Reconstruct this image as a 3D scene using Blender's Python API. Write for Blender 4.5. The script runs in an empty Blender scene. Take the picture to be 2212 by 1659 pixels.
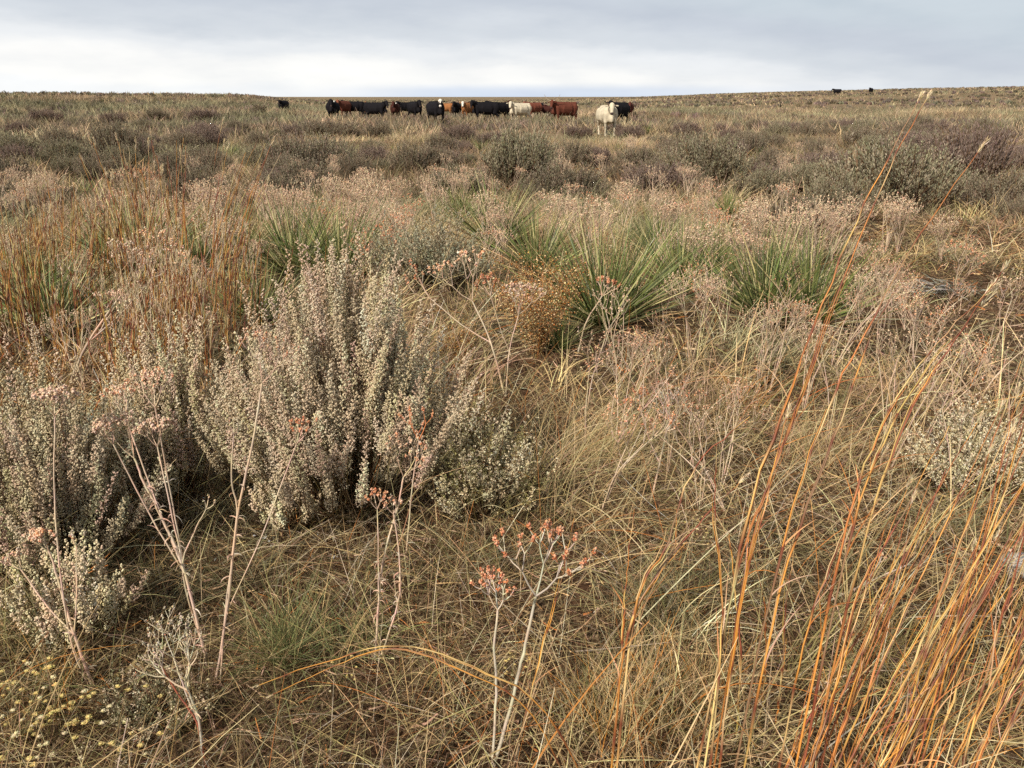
import bpy, bmesh, math, random
import numpy as np
from math import radians as R
from mathutils import Vector, Matrix

# ------------------------------------------------------------------ camera, sky, sun, exposure
S = bpy.context.scene
COL = S.collection
FOC = 1782.0                 # focal length in pixels of a 2212 px wide picture
PITCH = R(19.2)
EYE = 1.6
cam_d = bpy.data.cameras.new('camera')
cam_d.sensor_width = 36.0
cam_d.lens = 36.0 * FOC / 2212
cam_d.clip_start = 0.05
cam_d.clip_end = 20000
cam = bpy.data.objects.new('camera', cam_d)
COL.objects.link(cam)
cam.location = (0, 0, EYE)
cam.rotation_euler = (R(90) - PITCH, 0, 0)
S.camera = cam

SUN_EL, SUN_AZ = 38.0, 215.0       # degrees; azimuth clockwise from +Y (the view direction)
world = bpy.data.worlds.new('World')
S.world = world
world.use_nodes = True
nt = world.node_tree
nt.nodes.clear()
N = nt.nodes.new
L = nt.links.new
out = N('ShaderNodeOutputWorld')
bg = N('ShaderNodeBackground')
sky = N('ShaderNodeTexSky')
sky.sky_type = 'NISHITA'
sky.sun_disc = False
sky.sun_elevation = R(SUN_EL)
sky.sun_rotation = R(SUN_AZ)
sky.altitude = 1200
def math_node(op, a, b=None, c=None, clamp=False):
    n = N('ShaderNodeMath'); n.operation = op; n.use_clamp = clamp
    for i, v in enumerate((a, b, c)):
        if v is None: continue
        if isinstance(v, (int, float)): n.inputs[i].default_value = v
        else: L(v, n.inputs[i])
    return n.outputs[0]
def ramp(fac, stops, interp='EASE'):
    n = N('ShaderNodeValToRGB'); n.color_ramp.interpolation = interp
    e = n.color_ramp.elements
    while len(e) < len(stops): e.new(0.5)
    for el, (p, c) in zip(e, stops):
        el.position = p; el.color = (*c, 1)
    L(fac, n.inputs[0]); return n.outputs[0]
def mixc(f, a, b):
    n = N('ShaderNodeMix'); n.data_type = 'RGBA'
    for i, v in ((0, f), (6, a), (7, b)):
        if isinstance(v, (int, float)): n.inputs[i].default_value = v
        elif isinstance(v, tuple): n.inputs[i].default_value = (*v, 1)
        else: L(v, n.inputs[i])
    return n.outputs[2]
tc = N('ShaderNodeTexCoord')
sep = N('ShaderNodeSeparateXYZ'); L(tc.outputs['Generated'], sep.inputs[0])
zz = sep.outputs[2]
az = math_node('ARCTAN2', sep.outputs[0], sep.outputs[1])
cmb = N('ShaderNodeCombineXYZ')
L(math_node('MULTIPLY', az, 6.0), cmb.inputs[0]); L(math_node('MULTIPLY', zz, 24.0), cmb.inputs[1])
cmb.inputs[2].default_value = 3.7
nz = N('ShaderNodeTexNoise'); nz.inputs['Scale'].default_value = 1.15; nz.inputs['Detail'].default_value = 7
nz.inputs['Roughness'].default_value = 0.56
L(cmb.outputs[0], nz.inputs['Vector'])
# elevation, wobbled by the cloud noise
wob = math_node('ADD', zz, math_node('MULTIPLY', math_node('SUBTRACT', nz.outputs[0], 0.5), 0.05))
# the bright slot under the cloud deck is taller on the left and closes to the right
tilt = math_node('ADD', math_node('MULTIPLY', math_node('MAXIMUM', math_node('ADD', az, 0.12), -0.35), 0.022), math_node('MULTIPLY', math_node('MAXIMUM', math_node('SUBTRACT', az, 0.08), 0.0), 0.12))
band = math_node('ADD', wob, tilt)
cl = ramp(math_node('MULTIPLY', band, 7.2, clamp=True),
          [(0.0, (0.97, 0.99, 1.0)), (0.10, (1.02, 1.02, 1.0)), (0.22, (1.0, 1.0, 0.985)), (0.36, (0.86, 0.885, 0.91)),
           (0.52, (0.69, 0.735, 0.79)), (0.70, (0.60, 0.65, 0.725)), (1.0, (0.62, 0.69, 0.75))])
# thin bluish strip low over the far plain, straight ahead
strip = math_node('MULTIPLY', ramp(math_node('MULTIPLY', zz, 60.0, clamp=True), [(0, (1, 1, 1)), (0.3, (.9, .9, .9)), (1.0, (0, 0, 0))]),
                  ramp(math_node('ADD', math_node('MULTIPLY', az, 1.0), 0.5, clamp=True), [(0.2, (0, 0, 0)), (0.46, (1, 1, 1)), (0.62, (1, 1, 1)), (0.85, (.2, .2, .2))]))
cl = mixc(math_node('MULTIPLY', strip, 0.75), cl, (0.60, 0.71, 0.89))
nz2 = N('ShaderNodeTexNoise'); nz2.inputs['Scale'].default_value = 1.7; nz2.inputs['Detail'].default_value = 6; L(cmb.outputs[0], nz2.inputs['Vector'])
mot = ramp(nz2.outputs[0], [(0.3, (0.93, 0.94, 0.955)), (0.5, (1.0, 1.0, 1.0)), (0.72, (1.05, 1.045, 1.04))], 'LINEAR')
m0 = N('ShaderNodeMix'); m0.data_type = 'RGBA'; m0.blend_type = 'MULTIPLY'; m0.inputs[0].default_value = 1
L(cl, m0.inputs[6]); L(mot, m0.inputs[7]); cl = m0.outputs[2]
# unseen sky overhead made dimmer than the horizon, for stronger sun contrast
up = ramp(math_node('MULTIPLY', zz, 1.0, clamp=True), [(0.0, (1, 1, 1)), (0.14, (1, 1, 1)), (0.5, (0.72, 0.70, 0.67)), (1, (0.7, 0.68, 0.65))], 'LINEAR')
mm = N('ShaderNodeMix'); mm.data_type = 'RGBA'; mm.blend_type = 'MULTIPLY'; mm.inputs[0].default_value = 1
L(cl, mm.inputs[6]); L(up, mm.inputs[7])
bg2 = N('ShaderNodeBackground'); L(mm.outputs[2], bg2.inputs[0]); bg2.inputs[1].default_value = 0.77
L(sky.outputs[0], bg.inputs[0]); bg.inputs[1].default_value = 0.06
mx = N('ShaderNodeMixShader'); mx.inputs[0].default_value = 0.97
L(bg.outputs[0], mx.inputs[1]); L(bg2.outputs[0], mx.inputs[2]); L(mx.outputs[0], out.inputs[0])

sun_d = bpy.data.lights.new('sun', 'SUN')
sun_d.energy = 4.8
sun_d.angle = R(3)
sun_d.color = (1.0, 0.90, 0.76)
sun = bpy.data.objects.new('sun', sun_d)
COL.objects.link(sun)
sd = Vector((math.sin(R(SUN_AZ)) * math.cos(R(SUN_EL)), math.cos(R(SUN_AZ)) * math.cos(R(SUN_EL)), math.sin(R(SUN_EL))))
sun.rotation_euler = sd.to_track_quat('Z', 'Y').to_euler()

S.view_settings.view_transform = 'Standard'
S.view_settings.look = 'None'
S.view_settings.exposure = 0.36
S.view_settings.gamma = 1.0
S.cycles.max_bounces = 5
S.cycles.diffuse_bounces = 3
S.cycles.glossy_bounces = 1
S.cycles.transmission_bounces = 2
S.cycles.transparent_max_bounces = 4
S.cycles.use_denoising = False
S.cycles.use_adaptive_sampling = True
S.cycles.adaptive_threshold = 0.02
S.cycles.caustics_reflective = False
S.cycles.caustics_refractive = False

# ------------------------------------------------------------------ helpers
rng = np.random.default_rng(20)
random.seed(20)
def lin(r, g, b):
    return np.array([((v / 255) / 12.92 if v <= 10 else (((v / 255) + 0.055) / 1.055) ** 2.4) for v in (r, g, b)])

_perm = np.random.default_rng(5).random((256, 256))
def vnoise(x, y):
    x = np.asarray(x, float); y = np.asarray(y, float)
    xi = np.floor(x).astype(int); yi = np.floor(y).astype(int)
    fx = x - xi; fy = y - yi
    fx = fx * fx * (3 - 2 * fx); fy = fy * fy * (3 - 2 * fy)
    g = lambda a, b: _perm[a & 255, b & 255]
    return (g(xi, yi) * (1 - fx) + g(xi + 1, yi) * fx) * (1 - fy) + (g(xi, yi + 1) * (1 - fx) + g(xi + 1, yi + 1) * fx) * fy
def fbm(x, y, o=3):
    s = 0; a = 0.5; t = 0
    for i in range(o):
        s = s + a * vnoise(x * 2 ** i + 17.3 * i, y * 2 ** i + 5.1 * i); t += a; a *= 0.5
    return s / t
def sstep(a, b, x):
    t = np.clip((x - a) / (b - a), 0, 1); return t * t * (3 - 2 * t)
def height(x, y):
    x = np.asarray(x, float); y = np.asarray(y, float)
    r = np.hypot(x, y); a = np.degrees(np.arctan2(x, y))
    near = (fbm(x * 0.9, y * 0.9, 3) - 0.5) * 0.10 * sstep(1.0, 2.5, r)
    roll = (fbm(x * 0.06 + 9, y * 0.06, 2) - 0.5) * 0.5 * sstep(8, 40, r) * (1 - sstep(150, 400, r))
    front = sstep(-110, -60, a) * (1 - sstep(80, 130, a))
    right = sstep(60, 340, r) * (sstep(2, 34, a) * 3.0 + sstep(-2, 16, a) * 1.6) * front
    left = sstep(50, 120, r) * 1.72 * (1 - sstep(-18, -11, a)) * front
    return near + roll + right + left
def z_at(x, y): return float(height(x, y))

cp, sp = math.cos(PITCH), math.sin(PITCH)
def ray(px, py):
    u = (px - 1106) / FOC; v = (829.5 - py) / FOC
    d = Vector((u, cp + v * sp, -sp + v * cp)); return d
def at(px, py, dmax=380):
    """ground point seen at a place of the 2212 px wide photograph"""
    d = ray(px, py); t = 0.6; o = Vector((0, 0, EYE))
    step = 0.02
    while t < dmax:
        p = o + d * t
        if p.z <= z_at(p.x, p.y): return Vector((p.x, p.y, z_at(p.x, p.y)))
        t += step; step = max(0.02, t * 0.006)
    p = o + d * dmax; return Vector((p.x, p.y, z_at(p.x, p.y)))
def pt(px, py, Y):
    d = ray(px, py); return Vector((0, 0, EYE)) + d * (Y / d.y)

class Acc:
    def __init__(s): s.v = []; s.c = []; s.f = []; s.n = 0
    def add(s, v, f, c):
        v = np.asarray(v, np.float32).reshape(-1, 3); c = np.asarray(c, np.float32).reshape(-1, 3)
        if len(c) == 1: c = np.repeat(c, len(v), 0)
        s.v.append(v); s.c.append(c); s.f.append((np.asarray(f, np.int32) + s.n)); s.n += len(v)
    def mesh(s, name, mat, smooth=False):
        me = bpy.data.meshes.new(name)
        V = np.concatenate(s.v); C = np.concatenate(s.c)
        tot = [np.full(len(f), f.shape[1], np.int32) for f in s.f]
        T = np.concatenate(tot); Lp = np.concatenate([f.ravel() for f in s.f])
        st = np.concatenate([[0], np.cumsum(T)[:-1]]).astype(np.int32)
        me.vertices.add(len(V)); me.vertices.foreach_set('co', V.ravel())
        me.loops.add(len(Lp)); me.loops.foreach_set('vertex_index', Lp)
        me.polygons.add(len(T)); me.polygons.foreach_set('loop_start', st); me.polygons.foreach_set('loop_total', T)
        if smooth: me.polygons.foreach_set('use_smooth', np.ones(len(T), bool))
        at_ = me.attributes.new('col', 'FLOAT_COLOR', 'POINT')
        at_.data.foreach_set('color', np.concatenate([C, np.ones((len(C), 1), np.float32)], 1).ravel())
        me.update(calc_edges=True)
        me.materials.append(mat)
        return me
    def obj(s, name, mat, parent=None, smooth=False):
        o = bpy.data.objects.new(name, s.mesh(name, mat, smooth)); COL.objects.link(o)
        if parent: o.parent = parent
        return o

def blades(acc, base, Ln, az, tilt, curv, w, col, seg=4, tip=0.15, flat=0.0, wav=0.0, root=1.0):
    """many thin curved ribbons at once"""
    n = len(base); base = np.asarray(base, float)
    Ln, az, tilt, curv, w = [np.broadcast_to(np.asarray(q, float), (n,)) for q in (Ln, az, tilt, curv, w)]
    P = [base]; D = []
    for k in range(seg):
        th = tilt + curv * ((k + 0.5) / seg)
        a = az + wav * np.sin(k * 1.9 + az * 7)
        d = np.stack([np.sin(th) * np.cos(a), np.sin(th) * np.sin(a), np.cos(th)], 1)
        D.append(d); P.append(P[-1] + d * (Ln / seg)[:, None])
    D.append(D[-1])
    ro = rng.uniform(0, np.pi, n)
    V = np.zeros((n, seg + 1, 2, 3))
    for k in range(seg + 1):
        d = D[k]
        ref = np.stack([-np.sin(az), np.cos(az), np.zeros(n)], 1)
        nb = np.cross(d, ref)
        side = ref * np.cos(ro)[:, None] + nb * np.sin(ro)[:, None]
        t = k / seg
        ww = (w * (root + (1 - root) * min(1, t * 3)) * (1 - (1 - tip) * t ** 1.6) * 0.5)[:, None]
        V[:, k, 0] = P[k] - side * ww; V[:, k, 1] = P[k] + side * ww
    idx = np.arange(n)[:, None] * (2 * (seg + 1))
    F = np.concatenate([idx + np.array([[2 * k, 2 * k + 1, 2 * k + 3, 2 * k + 2]]) for k in range(seg)], 0)
    C = np.repeat(np.broadcast_to(np.asarray(col, float), (n, 3)), 2 * (seg + 1), 0)
    acc.add(V.reshape(-1, 3), F, C)
    return P[-1], D[-1]

def tubes(acc, P, rad, col, sides=4):
    """P (n,k,3) paths, rad (n,k), col (n,3) or (n,k,3)"""
    P = np.asarray(P, float); n, k, _ = P.shape
    rad = np.broadcast_to(np.asarray(rad, float), (n, k))
    T = np.gradient(P, axis=1); T /= (np.linalg.norm(T, axis=2, keepdims=True) + 1e-9)
    ref = np.tile(np.array([0.31, 0.95, 0.02]), (n, k, 1))
    A = np.cross(T, ref); A /= (np.linalg.norm(A, axis=2, keepdims=True) + 1e-9); B = np.cross(T, A)
    ang = np.arange(sides) * 2 * np.pi / sides
    V = P[:, :, None] + rad[:, :, None, None] * (A[:, :, None] * np.cos(ang)[None, None, :, None] + B[:, :, None] * np.sin(ang)[None, None, :, None])
    F = []
    base = np.arange(n)[:, None] * (k * sides)
    for i in range(k - 1):
        for j in range(sides):
            j2 = (j + 1) % sides
            F.append(base + np.array([[i * sides + j, i * sides + j2, (i + 1) * sides + j2, (i + 1) * sides + j]]))
    col = np.asarray(col, float)
    if col.ndim == 1: col = np.broadcast_to(col, (n, k, 3))
    elif col.ndim == 2: col = np.broadcast_to(col[:, None], (n, k, 3))
    C = np.repeat(col.reshape(n * k, 3), sides, 0)
    acc.add(V.reshape(-1, 3), np.concatenate(F, 0), C)

OCT = np.array([[1, 0, 0], [-1, 0, 0], [0, 1, 0], [0, -1, 0], [0, 0, 1], [0, 0, -1]], float)
OCF = np.array([[0, 2, 4], [2, 1, 4], [1, 3, 4], [3, 0, 4], [2, 0, 5], [1, 2, 5], [3, 1, 5], [0, 3, 5]])
def rand_dirs(n):
    v = rng.normal(size=(n, 3)); return v / np.linalg.norm(v, axis=1, keepdims=True)
def blobs(acc, P, size, col):
    n = len(P); size = np.broadcast_to(np.asarray(size, float), (n,))
    sc = size[:, None] * rng.uniform(0.6, 1.25, (n, 3))
    V = P[:, None] + OCT[None] * sc[:, None]
    V = V + rng.normal(size=V.shape) * size[:, None, None] * 0.18
    F = (np.arange(n)[:, None, None] * 6 + OCF[None]).reshape(-1, 3)
    acc.add(V.reshape(-1, 3), F, np.repeat(np.broadcast_to(col, (n, 3)), 6, 0))
def leaves(acc, P, D, ln, w, col):
    """small pointed diamond leaves, slightly folded: P base, D direction"""
    n = len(P); ln = np.broadcast_to(np.asarray(ln, float), (n,)); w = np.broadcast_to(np.asarray(w, float), (n,))
    D = D / (np.linalg.norm(D, axis=1, keepdims=True) + 1e-9)
    s = np.cross(D, rand_dirs(n)); s /= (np.linalg.norm(s, axis=1, keepdims=True) + 1e-9)
    m = P + D * (ln * 0.55)[:, None]
    V = np.stack([P, m + s * (w * 0.5)[:, None], P + D * ln[:, None], m - s * (w * 0.5)[:, None]], 1)
    F = np.arange(n)[:, None] * 4 + np.array([[0, 1, 2, 3]])
    acc.add(V.reshape(-1, 3), F, np.repeat(np.broadcast_to(col, (n, 3)), 4, 0))
def vary(c, n, v=0.18, h=0.06):
    """n colours round c: brightness jitter v, channel jitter h"""
    c = np.asarray(c, float)
    return np.clip(c * np.exp(rng.normal(0, v, (n, 1))) * (1 + rng.normal(0, h, (n, 3))), 0, 0.9)
def pick(cols, weights, n, v=0.18, h=0.05):
    cols = np.array(cols); i = rng.choice(len(cols), n, p=np.array(weights) / sum(weights))
    return np.clip(cols[i] * np.exp(rng.normal(0, v, (n, 1))) * (1 + rng.normal(0, h, (n, 3))), 0, 0.9)

def plant_mat(name, trans=0.25, rough=0.75, rnd=0.12, spec=0.2):
    m = bpy.data.materials.new(name); m.use_nodes = True; t = m.node_tree; t.nodes.clear()
    o = t.nodes.new('ShaderNodeOutputMaterial'); p = t.nodes.new('ShaderNodeBsdfPrincipled')
    a = t.nodes.new('ShaderNodeAttribute'); a.attribute_name = 'col'
    oi = t.nodes.new('ShaderNodeObjectInfo'); hs = t.nodes.new('ShaderNodeHueSaturation')
    mr = t.nodes.new('ShaderNodeMapRange'); mr.inputs[3].default_value = 1 - rnd; mr.inputs[4].default_value = 1 + rnd
    t.links.new(oi.outputs['Random'], mr.inputs[0]); t.links.new(mr.outputs[0], hs.inputs['Value'])
    ns = t.nodes.new('ShaderNodeTexNoise'); ns.inputs['Scale'].default_value = 45; ns.inputs['Detail'].default_value = 2
    geo = t.nodes.new('ShaderNodeNewGeometry'); t.links.new(geo.outputs['Position'], ns.inputs['Vector'])
    mr2 = t.nodes.new('ShaderNodeMapRange'); mr2.inputs[3].default_value = 0.94; mr2.inputs[4].default_value = 1.1
    t.links.new(ns.outputs[0], mr2.inputs[0]); t.links.new(mr2.outputs[0], hs.inputs['Saturation'])
    t.links.new(a.outputs['Color'], hs.inputs['Color'])
    t.links.new(hs.outputs[0], p.inputs['Base Color'])
    p.inputs['Roughness'].default_value = rough; p.inputs['Specular IOR Level'].default_value = spec
    if trans > 0:
        tr = t.nodes.new('ShaderNodeBsdfTranslucent'); t.links.new(hs.outputs[0], tr.inputs[0])
        mx = t.nodes.new('ShaderNodeMixShader'); mx.inputs[0].default_value = trans
        t.links.new(p.outputs[0], mx.inputs[1]); t.links.new(tr.outputs[0], mx.inputs[2]); t.links.new(mx.outputs[0], o.inputs[0])
    else:
        t.links.new(p.outputs[0], o.inputs[0])
    return m
M_GRASS = plant_mat('dry_grass_blades', 0.22, 0.7, 0.0)
M_LEAF = plant_mat('sage_leaf', 0.22, 0.85, 0.12, 0.1)
M_TWIG = plant_mat('twig_bark', 0.0, 0.9, 0.1, 0.1)
M_STRAW = plant_mat('straw_stalk', 0.1, 0.5, 0.1, 0.35)
M_YUC = plant_mat('yucca_leaf', 0.12, 0.5, 0.15, 0.35)
M_FLOW = plant_mat('dried_flower', 0.2, 0.85, 0.15, 0.1)

def tag(o, label=None, cat=None, group=None, kind=None):
    if label: o['label'] = label
    if cat: o['category'] = cat
    if group: o['group'] = group
    if kind: o['kind'] = kind
def empty(name, loc, rz=0, sc=1):
    o = bpy.data.objects.new(name, None); COL.objects.link(o); o.location = loc; o.rotation_euler = (0, 0, rz)
    o.scale = (sc, sc, sc) if isinstance(sc, (int, float)) else sc
    o.empty_display_size = 0.1; return o

# ------------------------------------------------------------------ ground: one sheet to the horizon
def make_ground():
    radii = np.concatenate([[0.0], np.geomspace(0.25, 12, 150), np.geomspace(12, 9000, 150)[1:]])
    na = 720; ang = np.linspace(0, 2 * np.pi, na, endpoint=False)
    X = radii[:, None] * np.sin(ang)[None]; Y = radii[:, None] * np.cos(ang)[None]
    Z = height(X, Y) + (fbm(X * 9, Y * 9, 3) - 0.5) * 0.035 * (1 - sstep(6, 20, np.hypot(X, Y)))
    V = np.stack([X, Y, Z], 2).reshape(-1, 3)
    i = np.arange(len(radii) - 1)[:, None] * na; j = np.arange(na)[None]; j2 = (j + 1) % na
    F = np.stack([i + j, i + j2, i + na + j2, i + na + j], 2).reshape(-1, 4)[na:]
    # fan for the middle
    F0 = np.stack([np.zeros(na, int), na + np.arange(na), na + (np.arange(na) + 1) % na], 1)
    m = bpy.data.materials.new('sandy_soil'); m.use_nodes = True; t = m.node_tree; p = t.nodes['Principled BSDF']
    tcn = t.nodes.new('ShaderNodeNewGeometry')
    def noise(sc, det=4):
        n = t.nodes.new('ShaderNodeTexNoise'); n.inputs['Scale'].default_value = sc; n.inputs['Detail'].default_value = det
        t.links.new(tcn.outputs['Position'], n.inputs['Vector']); return n.outputs[0]
    def rp(f, stops):
        n = t.nodes.new('ShaderNodeValToRGB'); e = n.color_ramp.elements
        while len(e) < len(stops): e.new(.5)
        for el, (q, c) in zip(e, stops): el.position = q; el.color = (*c, 1)
        t.links.new(f, n.inputs[0]); return n.outputs[0]
    def mixn(f, a, b):
        n = t.nodes.new('ShaderNodeMix'); n.data_type = 'RGBA'
        (t.links.new(f, n.inputs[0]) if not isinstance(f, float) else setattr(n.inputs[0], 'default_value', f))
        t.links.new(a, n.inputs[6]); t.links.new(b, n.inputs[7]); return n.outputs[2]
    soil = rp(noise(3.0, 6), [(0.3, (.045, .026, .016)), (0.55, (.095, .050, .028)), (0.75, (.22, .11, .055))])
    litter = rp(noise(70, 3), [(0.35, (.022, .015, .010)), (0.5, (.085, .055, .03)), (0.66, (.30, .22, .13))])
    near = mixn(rp(noise(6, 5), [(0.42, (0, 0, 0)), (0.58, (1, 1, 1))]), soil, litter)
    far = mixn(rp(noise(0.09, 5), [(0.38, (0, 0, 0)), (0.6, (1, 1, 1))]), rp(noise(0.9, 5), [(0.35, (.12, .10, .055)), (0.7, (.24, .19, .10))]),
               rp(noise(1.2, 5), [(0.35, (.15, .10, .06)), (0.7, (.29, .20, .125))]))
    ln = t.nodes.new('ShaderNodeVectorMath'); ln.operation = 'LENGTH'; t.links.new(tcn.outputs['Position'], ln.inputs[0])
    mr = t.nodes.new('ShaderNodeMapRange'); mr.inputs[1].default_value = 12; mr.inputs[2].default_value = 45; t.links.new(ln.outputs['Value'], mr.inputs[0])
    t.links.new(mixn(mr.outputs[0], near, far), p.inputs['Base Color'])
    p.inputs['Roughness'].default_value = 0.95; p.inputs['Specular IOR Level'].default_value = 0.1
    bmp = t.nodes.new('ShaderNodeBump'); bmp.inputs['Strength'].default_value = 0.6; bmp.inputs['Distance'].default_value = 0.02
    t.links.new(noise(40, 6), bmp.inputs['Height']); t.links.new(bmp.outputs[0], p.inputs['Normal'])
    me = bpy.data.meshes.new('ground')
    me.from_pydata([tuple(v) for v in V], [], [tuple(f) for f in F] + [tuple(f) for f in F0])
    me.polygons.foreach_set('use_smooth', np.ones(len(me.polygons), bool)); me.materials.append(m); me.update()
    o = bpy.data.objects.new('ground', me); COL.objects.link(o); tag(o, kind='structure')
make_ground()

# ------------------------------------------------------------------ colours (albedo)
STRAW = np.array([.48, .35, .185]); STRAW2 = np.array([.60, .49, .28]); OLIVE = np.array([.20, .18, .08]); GREYG = np.array([.22, .21, .13])
RUST = np.array([.42, .17, .055]); ORANGE = np.array([.64, .30, .075]); DKRED = np.array([.20, .06, .035]); PINK = np.array([.46, .31, .22])
FARS = np.array([.37, .275, .17]); FARP = np.array([.36, .26, .185]); FARG = np.array([.23, .20, .125])
BROWN = np.array([.15, .09, .05]); DKBR = np.array([.065, .04, .022]); GREEN = np.array([.11, .15, .05]); PALE = np.array([.60, .52, .38])

# ------------------------------------------------------------------ the grass sward (stuff)
YL = [(115, 735, 0, 1.05, 'green yucca standing alone at the left edge behind the silvery sagebrush'), (300, 600, 2, 1.2, 'green yucca behind the upright rust coloured bluestem stalks on the left'),
      (235, 575, 1, .9, None), (640, 610, 2, 1.15, None), (735, 615, 0, 1.15, None), (560, 700, 1, .8, 'green yucca peeping out at the upper left of the big silvery sagebrush'),
      (1070, 540, 2, 1.15, 'large green yucca directly left of the golden seed bush'), (1160, 600, 0, 1.0, None), (1300, 715, 2, 1.2, 'largest green yucca just right of the golden seed bush'), (1355, 690, 1, .95, None),
      (1470, 640, 0, 1.0, None), (1540, 600, 1, .9, None), (1650, 700, 2, 1.1, None), (1745, 715, 0, 1.15, 'green yucca farthest to the right before the bare sandy patch'),
      (1570, 470, 1, .7, None), (1200, 760, 1, .5, None), (990, 480, 1, .8, None), (1420, 560, 1, .85, None), (1640, 610, 2, .8, None), (60, 650, 1, .8, None), (430, 590, 0, .8, None), (520, 560, 1, .85, None)]
clear = [(q.x, q.y - .2, .55) for q in (at(v[0], v[1]) for v in YL)] + [(q.x, q.y, rr_) for q, rr_ in ((at(a_, b_), c_) for a_, b_, c_ in ((620, 1500, .22), (470, 1420, .25), (820, 1400, .2), (1080, 1560, .22), (200, 1480, .22), (60, 1600, .25), (250, 1620, .25), (760, 1250, .25), (420, 1250, .25), (1150, 1400, .15), (1550, 1360, .15), (1000, 1300, .2)))]
bare = []      # (x, y, r): places with hardly any tall grass
for px, py, r in [(2010, 500, .9), (2140, 640, .9), (1900, 720, .8), (1980, 620, .9), (2180, 520, .9), (2060, 740, .7), (260, 1560, .35), (620, 1600, .25), (1750, 500, 1.2)]:
    p = at(px, py); bare.append((p.x, p.y, r))
def bare_mask(x, y):
    m = np.zeros_like(x)
    for bx, by, r in [(q[0], q[1], q[2] * 1.3) for q in bare] + clear: m = np.maximum(m, 1 - sstep(r * 0.6, r * 1.4, np.hypot(x - bx, y - by)))
    return m
def sector(n, r0, r1, half=44.0):
    r = np.sqrt(rng.uniform(r0 * r0, r1 * r1, n)); a = np.radians(rng.uniform(-half, half, n)) if r0 > 3 else np.radians(rng.uniform(-62, 62, n))
    return r * np.sin(a), r * np.cos(a)
def with_z(x, y, dz=0.0): return np.stack([x, y, height(x, y) + dz], 1)

def tuft_field(acc, n_tuft, per, r0, r1, Lr, w, spread, cols, wts, tilt=(0.05, 0.7), curv=(0.2, 1.3), seg=3, lean=0.0, lean_az=0.0, keep=None, tip=.2, h=0.05):
    x, y = sector(n_tuft, r0, r1)
    k = np.ones(len(x), bool)
    if keep is not None: k = keep(x, y) > rng.uniform(0, 1, len(x))
    x, y = x[k], y[k]; nt_ = len(x)
    tc_ = pick(cols, wts, nt_, 0.12, h)
    sc_ = 1.1 if r1 < 14 else .12      # drifts of greyer, greener and duller growth
    q1 = sstep(.52, .62, fbm(x * sc_ + 31, y * sc_ + 7, 3))[:, None]; q2 = fbm(x * sc_ * 1.7 + 3, y * sc_ * 1.7 + 60, 3)[:, None]
    lum = tc_.mean(1, keepdims=True); tc_ = tc_ * (1 - .65 * q1) + (lum * np.array([.82, .88, .52])) * .65 * q1
    tc_ = tc_ * np.exp((q2 - .5) * 1.7)
    ts = rng.uniform(0.6, 1.25, nt_)
    i = np.repeat(np.arange(nt_), per); n = len(i)
    bx = x[i] + rng.normal(0, spread, n); by = y[i] + rng.normal(0, spread, n)
    az = np.arctan2(by - y[i], bx - x[i]) + rng.normal(0, 0.8, n)
    tl = rng.uniform(*tilt, n); cv = rng.uniform(*curv, n)
    if lean > 0:
        lx = np.cos(az) * tl + np.cos(lean_az) * lean; ly = np.sin(az) * tl + np.sin(lean_az) * lean
        az = np.arctan2(ly, lx); tl = np.hypot(lx, ly)
    blades(acc, with_z(bx, by, -0.01), rng.uniform(*Lr, n) * ts[i], az, tl, cv, w * np.exp(np.clip(rng.normal(-.08, .42, n), -1, .6)), np.clip(tc_[i] * np.exp(rng.normal(0, .22, (n, 1))), 0, .85), seg=seg, tip=tip)

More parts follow.
